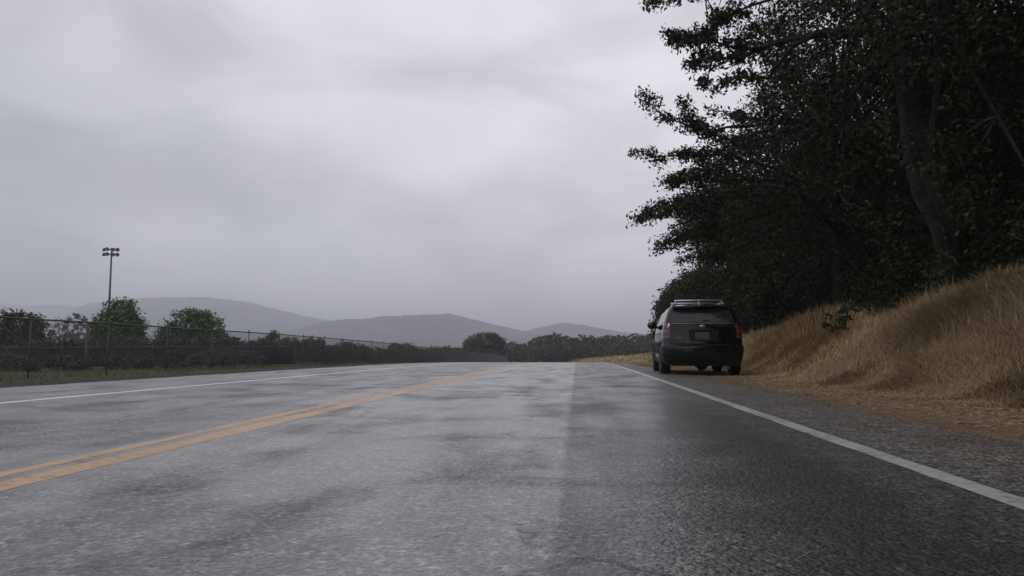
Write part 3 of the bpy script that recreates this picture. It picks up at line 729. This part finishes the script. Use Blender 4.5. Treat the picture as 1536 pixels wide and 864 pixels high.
grass('dry_grass', sets[1:], 'straw_lit', 'golden dry grass coloured as if better lit on the bank beside and beyond the parked vehicle')
# flattened straw litter on the dirt verge
x, y, s = scatter(60000, 4.5, 40, 2.75, 5.6)
k = rng.random(len(x)) < np.clip((s - 2.6) / 1.5, .05, 1) * (.25 + fbm(x * 2, y * 2 + 7, 3) * 1.1) ** 2; x, y = x[k], y[k]
P = np.stack([x, y, zground(x, y) + .006], 1)
V, Q = leaf_mesh(P, .075, flat=3, aspect=.05)
V[:, 2] = zground(V[:, 0], V[:, 1]) + .004 + rng.random(len(V)) * .018
tag(mesh_np('straw_litter', V, Q, M['litter']), 'loose dead straw lying on the dirt verge beside the road', 'straw', kind='stuff')
# green turf between gravel and fence
n = 60000
y = rng.uniform(10, 75, n); s = rng.uniform(-24, -10.3, n); x = s
k = rng.random(n) < (.4 + .9 * fbm(x * .9, y * .9, 3)) * sstep((-10.3 - s) / 1.0); x, y = x[k], y[k]
grass('grass', [(x, y, rng.uniform(.04, .13, len(x)), np.full(len(x), .012), .8, 0)], 'turf', 'short green and yellowing grass along the foot of the fence')
# small stones on gravel and dirt edge
def stones(n, y0, y1, s0, s1, r0, r1, m_, name, label, edge=False):
    x, y, s = scatter(n, y0, y1, s0, s1)
    if edge: s = s1 - (s1 - s0) * rng.random(n) ** 2.2; x = s + cx(y)
    r = r0 + (r1 - r0) * rng.random(n) ** 3
    base = np.array([[1, 0, 0], [-1, 0, 0], [0, 1, 0], [0, -1, 0], [0, 0, 1], [0, 0, -1]], float)
    V = base[None] * r[:, None, None] * rng.uniform(.5, 1.3, (n, 6, 1)); V[..., 2] *= .6
    V = V + np.stack([x, y, np.where((s > ROAD_L + .1) & (s < 2.62), zr(y) + r * .4, zground(x, y) + r * .2)], 1)[:, None]
    f = np.array([[0, 2, 4], [2, 1, 4], [1, 3, 4], [3, 0, 4], [2, 0, 5], [1, 2, 5], [3, 1, 5], [0, 3, 5]])
    F_ = (np.arange(n)[:, None, None] * 6 + f).reshape(-1, 3)
    tag(mesh_np(name, V.reshape(-1, 3), F_, M[m_]), label, 'gravel', kind='stuff')
M['gravel'] = leafmat('gravel', (.05, .047, .043), (.17, .16, .15), rough=.85)
M['dirtstone'] = leafmat('dirt crumbs', (.10, .075, .055), (.28, .21, .15), rough=.9)
stones(7000, 8, 45, -11.2, -8.55, .008, .03, 'gravel', 'gravel', 'grey gravel strip between the road edge and the grass on the left')
stones(3500, 4, 30, 1.9, 2.75, .003, .012, 'dirtstone', 'road_grit', 'loose grit strewn over the asphalt along the right road edge', edge=True)
stones(9000, 4, 34, 2.58, 4.2, .005, .02, 'dirtstone', 'dirt_crumbs', 'small stones and crumbs on the brown dirt verge')
# ================================================================== chain link fence
FS = -13.5; FH = 1.47
fence = empty('chain_link_fence', (FS, 18.2, gz(FS, 18.2))); tag(fence, 'long chain link fence with a top rail running beside the road on the left', 'fence')
fo = np.array(fence.location)
def fpt(y, h): return np.array([FS, y, gz(FS, y) + h]) - fo
ys = np.arange(4.9, 143, 3.05)
pm = MB(); pm.tube([(0, 0, -.2), (0, 0, FH + .05)], .020, 8); pm.tube([(0, 0, FH + .04), (0, 0, FH + .075), (0, 0, FH + .095)], [.036, .034, .01], 8)
p0 = pm.build('post', M['steel'], fence, smooth=True)
p0.location = fpt(ys[0], 0)
for yv in ys[1:]:
    c = p0.copy(); link(c, fence); c.location = fpt(yv, 0)
def ftop(y): return np.interp(y, ys, [fpt(v, 0)[2] for v in ys])
yt = np.arange(4.9, 142.2, 1.525)
rm = MB(); rm.tube([(FS - fo[0], v - fo[1], float(ftop(v)) + FH) for v in yt], .022, 8)
rm.build('top_rail', M['steel'], fence, smooth=True)
# woven wire
def wires(y0, y1, pitch, w_, zlo, zhi):
    V = []; Q = []
    Hh = zhi - zlo; n = int((y1 - y0 + Hh) / pitch); k = 0
    ya = y0 - Hh + np.arange(n) * pitch
    for sgn in (1, -1):
        m = 5                             # sections so that wires follow the ground
        t = np.linspace(0, 1, m)
        yy = ya[:, None] + (t if sgn > 0 else 1 - t)[None, :] * Hh
        zz = zlo + t[None, :] * Hh + 0 * yy
        yy = np.clip(yy, y0, y1)
        zz = zz + ftop(yy)
        xx = FS + 0 * yy - fo[0] + (.004 * sgn)
        yl_ = yy - fo[1]
        r = w_ / 2
        c = np.stack([xx, yl_, zz], -1)
        offs = np.array([[r, 0, 0], [-r * .5, r * .7, -r * .7 * sgn], [-r * .5, -r * .7, r * .7 * sgn]])
        vv = (c[:, :, None, :] + offs[None, None]).reshape(-1, 3)
        ii = (np.arange(n)[:, None] * m + np.arange(m - 1)[None, :]).ravel() * 3
        for a, b2 in ((0, 1), (1, 2), (2, 0)):
            Q.append(np.stack([ii + a, ii + b2, ii + 3 + b2, ii + 3 + a], 1) + k)
        V.append(vv); k += len(vv)
    return np.concatenate(V), np.concatenate(Q)
V, Q = wires(5, 142, .072, .005, .04, FH)
tag(mesh_np('wire_mesh', V, Q, M['wire'], fence), 'woven diamond wire mesh between the posts', kind='stuff')
# low fence with dark windscreen further back
A_ = np.array([-40., 27.]); B_ = np.array([-15.8, 40.])
lf = empty('screened_fence', (A_[0], A_[1], gz(*A_))); tag(lf, 'low fence with a dark blue windscreen cloth behind the chain link fence', 'fence')
lo = np.array(lf.location); nn_ = 12
def lpt(t, h): p = A_ * (1 - t) + B_ * t; return np.array([p[0], p[1], gz(*p) + h]) - lo
pm = MB(); pm.tube([(0, 0, -.2), (0, 0, 1.12)], .03, 8)
p0 = pm.build('post', M['darksteel'], lf); p0.location = lpt(0, 0)
for i in range(1, nn_ + 1):
    c = p0.copy(); link(c, lf); c.location = lpt(i / nn_, 0)
rm = MB(); rm.tube([lpt(i / nn_, 1.06) + np.array([0, 0, 0]) for i in range(nn_ + 1)], .022, 8); rm.build('top_rail', M['steel'], lf, smooth=True)
rm = MB(); rm.tube([lpt(i / nn_, .62) + np.array([0, -.04, 0]) for i in range(nn_ + 1)], .012, 6); rm.build('middle_rail', M['steel'], lf, smooth=True)
for i in range(nn_):
    q = MB(); a = lpt(i / nn_ + .004, .08); b2 = lpt((i + 1) / nn_ - .004, .08)
    n_ = 8; rowsV = []
    for j in range(n_ + 1):
        t = j / n_; p = a * (1 - t) + b2 * t; wv = .03 * math.sin(t * 9 + i)
        for z_ in (0, .48, .92): rowsV.append(p + np.array([.03 + wv * (.5 if z_ else 1), .03, z_]))
    Fs = []
    for j in range(n_):
        for z_ in range(2): Fs.append((j * 3 + z_, (j + 1) * 3 + z_, (j + 1) * 3 + z_ + 1, j * 3 + z_ + 1))
    q.add(rowsV, Fs); o = q.build('screen_panel', M['screen'], lf, smooth=True)
    so_ = o.modifiers.new('thickness', 'SOLIDIFY'); so_.thickness = .006
# short dark post behind the fence, seen left of the full green tree
p = at(132, 487, 34); g = gz(p[0], 34)
q = MB(); q.tube([(0, 0, -.2), (0, 0, .9), (0, 0, p[2] - g)], [.09, .08, .075], 10); q.tube([(0, 0, p[2] - g), (0, 0, p[2] - g + .03)], [.085, .06], 10)
o = q.build('wooden_post', M['wood'], None, smooth=True); o.location = (p[0], 34, g)
tag(o, 'lone dark wooden post behind the fence, left of the full green tree', 'post')
# ================================================================== floodlight mast
mastY = 112.0
tp = at(167.8, 372, mastY); g = gz(tp[0], mastY)
mast = empty('floodlight_mast', (tp[0], mastY, g), R(8)); tag(mast, 'tall thin sports floodlight mast with two rows of lamps rising behind the trees', 'floodlight')
H_ = tp[2] - g
q = MB(); q.tube([(0, 0, -.5), (0, 0, H_ * .5), (0, 0, H_)], [.23, .17, .11], 12); q.build('pole', M['darksteel'], mast, smooth=True)
lampm = MB()
lampm.lathe([(.06, -.02), (.16, .0), (.27, .20), (.31, .40), (.32, .42), (.28, .42), (.25, .38)], Matrix.Rotation(R(68), 4, 'X'), 14)
lampm.box((0, .05, .16), (.08, .2, .2))
first = None
for zz in (H_ - .25, H_ - 1.05):
    cb = MB(); cb.box((0, -.12, zz), (2.1, .1, .12)); cb.box((0, -.06, zz), (.3, .16, .3)); arm = cb.build('crossarm', M['darksteel'], mast)
    for k, xv in enumerate((-.86, -.40, .42, .86)):
        if first is None: first = lampm.build('lamp', M['lamp'], arm, smooth=True); c = first
        else: c = first.copy(); link(c, arm)
        c.location = (xv, -.2, zz - .16 + .07 * (k % 2)); c.rotation_euler = (R(8 * k), 0, R(-50 + 32 * k))
# ================================================================== parked SUV
def suv():
    paint, t, b = mat('black car paint')
    b.inputs['Base Color'].default_value = (.004, .004, .005, 1); b.inputs['Roughness'].default_value = .35
    b.inputs['Coat Weight'].default_value = 1; b.inputs['Coat IOR'].default_value = 1.5; b.inputs['Specular IOR Level'].default_value = 0
    c = N(t, 'ShaderNodeTexCoord'); n = N(t, 'ShaderNodeTexNoise'); n.inputs['Scale'].default_value = 3; n.inputs['Detail'].default_value = 6
    mr = N(t, 'ShaderNodeMapRange'); mr.inputs[3].default_value = .0; mr.inputs[4].default_value = .09
    t.links.new(c.outputs['Object'], n.inputs['Vector']); t.links.new(n.outputs['Fac'], mr.inputs[0]); t.links.new(mr.outputs[0], b.inputs['Coat Roughness'])
    glass, t, b = mat('tinted glass'); b.inputs['Base Color'].default_value = (.012, .013, .016, 1); b.inputs['Roughness'].default_value = .03; b.inputs['IOR'].default_value = 1.5; b.inputs['Specular IOR Level'].default_value = .6
    trim = simple('black plastic trim', (.005, .005, .0055), .45, spec=.3, noise=.2)
    under = simple('underbody', (.004, .004, .004), .8, spec=.15)
    chrome = simple('brushed metal trim', (.55, .55, .57), .25, metal=1, noise=.05)
    alu = simple('satin aluminium', (.42, .42, .44), .4, metal=.9, noise=.1)
    tyre = simple('tyre rubber', (.014, .014, .014), .8, noise=.3, bump=.2)
    rimm = simple('wheel rim', (.12, .12, .125), .35, metal=.8)
    lens, t, b = mat('red tail lamp lens'); b.inputs['Base Color'].default_value = (.065, .005, .014, 1); b.inputs['Roughness'].default_value = .12; b.inputs['Coat Weight'].default_value = 1; b.inputs['Coat Roughness'].default_value = .03
    lensw = simple('clear lamp lens', (.16, .06, .07), .15, coat=1)
    plate = simple('number plate', (.065, .068, .072), .5, noise=.25, nscale=30)
    root = empty('parked_car', (0, 0, 0)); tag(root, 'black sport utility vehicle with roof bars parked on the right shoulder, seen from behind', 'car')
    zs_ = [.24, .34, .5, .64, .70, .74, .85, 1.0, 1.12, 1.2, 1.24, 1.34, 1.46, 1.56, 1.62, 1.66, 1.69, 1.705]
    W_ = [.89, .955, .985, .99, .985, .98, .975, .965, .95, .925, .91, .88, .84, .795, .76, .71, .56, .25]
    R0 = [.10, .03, .0, .0, .015, .06, .08, .095, .11, .13, .15, .21, .29, .37, .42, .48, .70, 1.3]
    Y1 = [4.82, 4.92, 4.95, 4.95, 4.93, 4.92, 4.88, 4.72, 4.0, 3.72, 3.66, 3.45, 3.18, 2.92, 2.74, 2.55, 2.25, 1.8]
    CR = [.22, .25, .24, .22, .2, .17, .16, .15, .15, .15, .15, .15, .15, .15, .15, .15, .12, .08]
    fz = lambda arr: (lambda z: float(np.interp(z, zs_, arr)))
    fw, f0, f1, fc = fz(W_), fz(R0), fz(Y1), fz(CR)
    def rearx(x, z): return f0(z) + .07 * (abs(x) / fw(z)) ** 2.4
    def ring(z):
        wv, y0, y1, r = fw(z), f0(z), f1(z), fc(z)
        rf = min(.38, wv * .5); pts = []
        e0 = y0 + .07
        xs = np.linspace(0, wv - r, 9)
        for x in xs: pts.append((x, rearx(x, z)))
        yc = rearx(wv - r, z) + r
        for a in np.linspace(-90, 0, 9)[1:]: pts.append((wv - r + r * math.cos(R(a)), yc + r * math.sin(R(a))))
        for q_ in np.linspace(0, 1, 26)[1:]: pts.append((wv - .05 * sstep((q_ - .75) / .25), yc + (y1 - .06 - rf - yc) * q_))
        wf = wv - .05
        for a in np.linspace(0, 90, 9)[1:]: pts.append((wf - rf + rf * math.cos(R(a)), y1 - .06 - rf + (rf) * math.sin(R(a))))
        for x in np.linspace(wf - rf, 0, 7)[1:]: pts.append((x, y1 - .06 * (x / (wf - rf)) ** 2))
        left = [(-x, y) for x, y in pts[1:-1]][::-1]
        return pts + left
    def dens(z):
        return z
    zz = np.unique(np.concatenate([zs_, np.linspace(.24, 1.7, 40)]))
    rings = [ring(z) for z in zz]; n = len(rings[0])
    V = [(x, y, z) for rg, z in zip(rings, zz) for x, y in rg]; Fs = []
    for i in range(len(zz) - 1):
        for k in range(n):
            k2 = (k + 1) % n; Fs.append((i * n + k, i * n + k2, (i + 1) * n + k2, (i + 1) * n + k))
    Fs.append(tuple(reversed(range(n)))); Fs.append(tuple((len(zz) - 1) * n + k for k in range(n)))
    q = MB(); q.add(V, Fs); body = q.build('body', paint, root, smooth=True)
    # wheel wells, cut in once and for all
    WY = (.98, 3.86)
    for sx_ in (1, -1):
        for wy in WY:
            cu = MB(); cu.lathe([(.425, 0), (.425, .5)], Matrix.Translation((sx_ * .66 if sx_ > 0 else -1.16, wy, .385)) @ Matrix.Rotation(R(90), 4, 'Y'), 32)
            co = cu.build('cutter', under)
            md = body.modifiers.new('well', 'BOOLEAN'); md.operation = 'DIFFERENCE'; md.object = co; md.solver = 'EXACT'
            bpy.context.view_layer.update()
            dg = bpy.context.evaluated_depsgraph_get()
            me = bpy.data.meshes.new_from_object(body.evaluated_get(dg))
            body.modifiers.remove(md); old = body.data; body.data = me; bpy.data.meshes.remove(old)
            cm = co.data; bpy.data.objects.remove(co); bpy.data.meshes.remove(cm)
    body.data.name = 'body'
    try: body.data.set_sharp_from_angle(angle=R(32))
    except Exception: pass
    # perimeter point by arc length from the rear centre
    def perim(s, z, off=0.):
        rg = ring(z)[:45]; P = np.array(rg); sg = np.sign(s) or 1; s = abs(s)
        d = np.concatenate([[0], np.cumsum(np.linalg.norm(np.diff(P, axis=0), axis=1))])
        x = np.interp(s, d, P[:, 0]); y = np.interp(s, d, P[:, 1])
        x2 = np.interp(s + .02, d, P[:, 0]); y2 = np.interp(s + .02, d, P[:, 1]); x1 = np.interp(max(0, s - .02), d, P[:, 0]); y1 = np.interp(max(0, s - .02), d, P[:, 1])
        tx, ty = x2 - x1, y2 - y1; L_ = math.hypot(tx, ty); nx, ny = ty / L_, -tx / L_
        return ((x + nx * off) * sg, y + ny * off, z)
    def patch(name, fn, u0, u1, z0, z1, m_, off, par=root, nu=14, nz=8, shape=None, inner=-.03):
        """slab that follows the body: fn(u, z, off)"""
        V = []; Fs = []
        for o_ in (off, inner):
            for i in range(nu + 1):
                for j in range(nz + 1):
                    tu, tz = i / nu, j / nz
                    z = z0 + (z1 - z0) * tz
                    a0, a1 = (u0, u1) if not callable(u0) else (u0(z), u1(z))
                    u = a0 + (a1 - a0) * tu
                    if shape: u, z = shape(u, z, tu, tz)
                    V.append(fn(u, z, o_))
        m = (nu + 1) * (nz + 1); g_ = lambda i, j, l=0: l * m + i * (nz + 1) + j
        for i in range(nu):
            for j in range(nz):
                Fs.append((g_(i, j), g_(i + 1, j), g_(i + 1, j + 1), g_(i, j + 1)))
                Fs.append((g_(i, j, 1), g_(i, j + 1, 1), g_(i + 1, j + 1, 1), g_(i + 1, j, 1)))
        for i in range(nu):
            for j in (0, nz): Fs.append((g_(i, j), g_(i + 1, j), g_(i + 1, j, 1), g_(i, j, 1)))
        for j in range(nz):
            for i in (0, nu): Fs.append((g_(i, j), g_(i, j + 1), g_(i, j + 1, 1), g_(i, j, 1)))
        q = MB(); q.add(V, Fs); o = q.build(name, m_, par, smooth=True)
        try: o.data.set_sharp_from_angle(angle=R(40))
        except Exception: pass
        return o
    rear = lambda x, z, o: (x, rearx(x, z) - o, z)
    def side(sg): return lambda y, z, o: (sg * (fw(z) + o), y, z)
    # rear window, spoiler, liftgate trim
    tail = patch('liftgate', rear, -.80, .80, .74, 1.22, paint, .012)
    patch('rear_window', rear, lambda z: -(fw(z) - .13), lambda z: fw(z) - .13, 1.25, 1.585, glass, .006, tail)
    patch('window_trim', rear, -.79, .79, 1.222, 1.246, chrome if False else trim, .022, tail, nz=2)
    q = MB(); q.tube([rear(x, 1.215, .03) for x in np.linspace(-.76, .76, 12)], .008, 6); q.build('chrome_strip', alu, tail, smooth=True)
    # roof spoiler
    V = []; Fs = []; xs = np.linspace(-.70, .70, 15)
    for x in xs:
        e_ = abs(x) / .70; yb = .26 + .10 * e_ ** 2
        V += [(x, yb, 1.615 - .01 * e_), (x, yb + .01, 1.655 - .012 * e_), (x, .62, 1.70 - .045 * e_ ** 3), (x, .62, 1.60)]
    for i in range(len(xs) - 1):
        for k in range(4):
            k2 = (k + 1) % 4; Fs.append((i * 4 + k, i * 4 + k2, (i + 1) * 4 + k2, (i + 1) * 4 + k))
    Fs.append((0, 1, 2, 3)); Fs.append(tuple((len(xs) - 1) * 4 + k for k in (3, 2, 1, 0)))
    q = MB(); q.add(V, Fs); sp = q.build('roof_spoiler', paint, root, smooth=True); sp.data.set_sharp_from_angle(angle=R(35))
    q = MB(); q.box((0, .262, 1.633), (.34, .015, .018)); q.build('brake_light', lens, sp)
    q = MB(); q.tube([(0.02, .14, 1.27), (.1, .16, 1.285), (.33, .20, 1.31)], [.014, .011, .008], 6); q.build('wiper', trim, tail)
    # tail lamps wrap the corners
    for sg in (1, -1):
        tl = patch('tail_lamp', perim, sg * .80, sg * 1.10, .86, 1.225, lens, .014, nu=12, shape=lambda u, z, tu, tz: (u + sg * (.06 * tz * (tu)), z))
        patch('lamp_band', perim, sg * .83, sg * 1.05, 1.02, 1.06, lensw, .019, tl, nz=2)
        patch('lamp_band', perim, sg * .83, sg * 1.03, .895, .915, lensw, .019, tl, nz=2)
        # reflector in the bumper
        patch('reflector', perim, sg * .68, sg * .82, .47, .50, lens, .012, nz=2, nu=6)
    # number plate in its recess
    rec = patch('plate_recess', rear, -.36, .40, .80, 1.06, trim, .020, tail, nu=10, nz=6, shape=lambda u, z, tu, tz: (u * (.86 + .14 * tz), z))
    q = MB(); q.box((-.02, rearx(0, .93) - .032, .925), (.34, .012, .165)); pl = q.build('number_plate', plate, root)
    q = MB(); q.box((0, rearx(0, 1.07) - .03, 1.072), (.56, .03, .035)); q.build('gate_handle', chrome if False else paint, tail)
    # emblem and name badge
    q = MB(); q.lathe([(.075, 0), (.078, .006), (.06, .010), (.03, .012)], Matrix.Translation((0, rearx(0, 1.15) - .014, 1.148)) @ Matrix.Diagonal((1, 1, .45, 1)) @ Matrix.Rotation(R(90), 4, 'X'), 24)
    q.build('emblem', chrome, tail, smooth=True)
    q = MB()
    for k in range(7): q.box((-.70 + k * .028, rearx(-.6, .89) - .018, .885), (.019, .008, .024))
    q.box((-.616, rearx(-.6, .89) - .016, .868), (.19, .006, .006))
    q.build('name_badge', chrome, tail)
    # bumper
    patch('bumper_panel', perim, -1.22, 1.22, .535, .70, paint, .022, nu=40, nz=5)
    bp = patch('bumper', perim, -1.22, 1.22, .30, .53, trim, .016, nu=40, nz=8, shape=lambda u, z, tu, tz: (u, z))
    patch('bumper_step', rear, -.70, .70, .695, .715, trim, .05, bp, nz=2)
    patch('bumper_crease', perim, -.95, .95, .60, .625, paint, .036, bp, nz=2, nu=30)
    q = MB(); q.box((0, .30, .27), (1.5, .5, .10)); q.box((0, .55, .235), (.26, .5, .10)); q.tube([(0, .2, .22), (0, .7, .2)], .1, 10)
    q.build('underbody', under, root)
    q = MB(); q.tube([(.45, .04, .27), (.45, .6, .27)], .032, 12); q.build('exhaust_pipe', under, root, smooth=True)
    # side glass, pillars, handles, mirrors, sills
    for sg in (1, -1):
        for (ya, yb, yta, ytb) in ((.44, 1.22, .62, 1.22), (1.28, 2.18, 1.28, 2.18), (2.24, 3.42, 2.24, 2.78)):
            patch('side_window', side(sg), lambda z, ya=ya, yta=yta: ya + (yta - ya) * (z - 1.25) / .33, lambda z, yb=yb, ytb=ytb: yb + (ytb - yb) * (z - 1.25) / .33, 1.25, 1.58, glass, .005, nu=8)
        patch('window_sill', side(sg), .40, 3.6, 1.222, 1.24, alu, .012, nz=1, nu=14)
        for ya, yb in ((1.26, 2.2), (2.22, 3.3)):
            dr = patch('door', side(sg), ya, yb, .42, 1.215, paint, .006, nu=10, nz=8)
            q = MB(); q.tube([(sg * (fw(1.02) + .01), ya + .08, 1.02), (sg * (fw(1.02) + .04), ya + .11, 1.025), (sg * (fw(1.02) + .04), ya + .24, 1.025), (sg * (fw(1.02) + .01), ya + .27, 1.02)], .013, 6)
            q.build('handle', alu, dr, smooth=True)
        mr_ = MB(); mr_.lathe([(.02, -.09), (.09, -.08), (.115, -.02), (.11, .06), (.07, .10), (.02, .11)], Matrix.Translation((sg * 1.075, 3.12, 1.275)) @ Matrix.Diagonal((1.15, .8, .82, 1)) @ Matrix.Rotation(R(90), 4, 'X'), 16)
        mr_.tube([(sg * .90, 3.15, 1.22), (sg * 1.02, 3.13, 1.24)], [.035, .03], 8)
        m2 = mr_.build('mirror', paint, root, smooth=True)
        q = MB(); q.lathe([(.095, 0), (.09, .006)], Matrix.Translation((sg * 1.075, 3.052, 1.275)) @ Matrix.Diagonal((1.1, .8, .78, 1)) @ Matrix.Rotation(R(90), 4, 'X'), 16); q.build('mirror_glass', glass, m2)
        patch('sill', side(sg), 1.45, 3.4, .27, .40, trim, .02, nu=6, nz=3)
        # arch lip
        for wy in WY:
            q = MB(); pts = []
            for a in np.linspace(-8, 188, 22):
                z = .385 + .435 * math.sin(R(a)); y = wy + .435 * math.cos(R(a))
                pts.append((sg * (fw(max(.25, z)) + .004), y, z))
            q.tube(pts, .022, 6); q.build('wheel_arch', trim, root, smooth=True)
        # roof rail
        q = MB(); q.tube([(sg * .60, .62, 1.70), (sg * .60, .72, 1.735), (sg * .60, 1.4, 1.75), (sg * .59, 2.3, 1.745), (sg * .58, 2.5, 1.70)], [.014, .017, .017, .017, .012], 8)
        q.build('roof_rail', alu, root, smooth=True)
    for yv in (.84, 1.95):
        q = MB(); V = []
        for sg in (-1, 1):
            q.tube([(sg * .585, yv, 1.735), (sg * .585, yv, 1.79)], [.03, .022], 8)
        q.tube([(-.62, yv, 1.80), (-.61, yv, 1.80), (0, yv, 1.803), (.61, yv, 1.80), (.62, yv, 1.80)], [.01, .024, .024, .024, .01], 10)
        q.build('roof_bar', alu, root, smooth=True)
    q = MB(); q.add([(-.02, .72, 1.70), (.02, .72, 1.70), (.02, .92, 1.70), (-.02, .92, 1.70), (0, .74, 1.79), (0, .79, 1.785)], [(0, 1, 4), (1, 2, 5, 4), (2, 3, 5), (3, 0, 4, 5), (0, 3, 2, 1)]); q.build('antenna', alu, root)
    # front lamps and grille (seen only from beside the road)
    for sg in (1, -1):
        patch('headlight', side(sg), 4.28, 4.50, .78, .93, lensw, .004, nu=4, nz=3)
    # wheels
    def wheel():
        e_ = bpy.data.objects.new('wheel', None); link(e_, root)
        q = MB(); q.lathe([(.25, -.125), (.33, -.128), (.365, -.11), (.378, -.07), (.38, 0), (.378, .07), (.365, .11), (.33, .128), (.25, .125)], Matrix.Rotation(R(90), 4, 'Y'), 40)
        for k in range(40):
            a = 2 * math.pi * k / 40
            for xo in (-.06, .06): q.box((xo, .38 * math.cos(a), .38 * math.sin(a)), (.07, .022, .012), Matrix.Rotation(a + math.pi / 2, 3, 'X'))
        q.build('tyre', tyre, e_, smooth=False)
        q = MB(); q.lathe([(.02, -.11), (.24, -.13), (.255, -.128), (.255, .13), (.24, .132), (.215, .10), (.2, .07), (.06, .07), (.05, .1), (.01, .10)], Matrix.Rotation(R(90), 4, 'Y'), 32)
        for k in range(5):
            a = 2 * math.pi * k / 5; q.box((.09, .13 * math.cos(a), .13 * math.sin(a)), (.035, .2, .05), Matrix.Rotation(a, 3, 'X'))
        q.build('rim', rimm, e_, smooth=False)
        return e_
    w0 = wheel(); k = 0
    for sg in (1, -1):
        for wy in WY:
            if k == 0: ww = w0
            else:
                ww = w0.copy(); link(ww, root)
                for ch in list(w0.children): c2 = ch.copy(); link(c2, ww)
            ww.location = (sg * .878, wy, .378); ww.rotation_euler = (0, 0, 0 if sg > 0 else math.pi); k += 1
    return root
car = suv()
car.scale = (.94, 1, 1)
car.location = (2.94, 17.45, -.012); car.rotation_euler = (0, 0, R(-2.6))
# ================================================================== haze
q = MB(); q.box((0, 2500, 101), (13600, 8200, 246)); hz = q.build('haze', None)
hm = bpy.data.materials.new('haze'); hm.use_nodes = True; t = hm.node_tree; t.nodes.clear()
ho = N(t, 'ShaderNodeOutputMaterial'); pv = N(t, 'ShaderNodeVolumePrincipled')
pv.inputs['Color'].default_value = (.90, .915, 1.0, 1); pv.inputs['Density'].default_value = HAZE; pv.inputs['Anisotropy'].default_value = .1
t.links.new(pv.outputs[0], ho.inputs['Volume']); hz.data.materials.append(hm); tag(hz, kind='stuff')
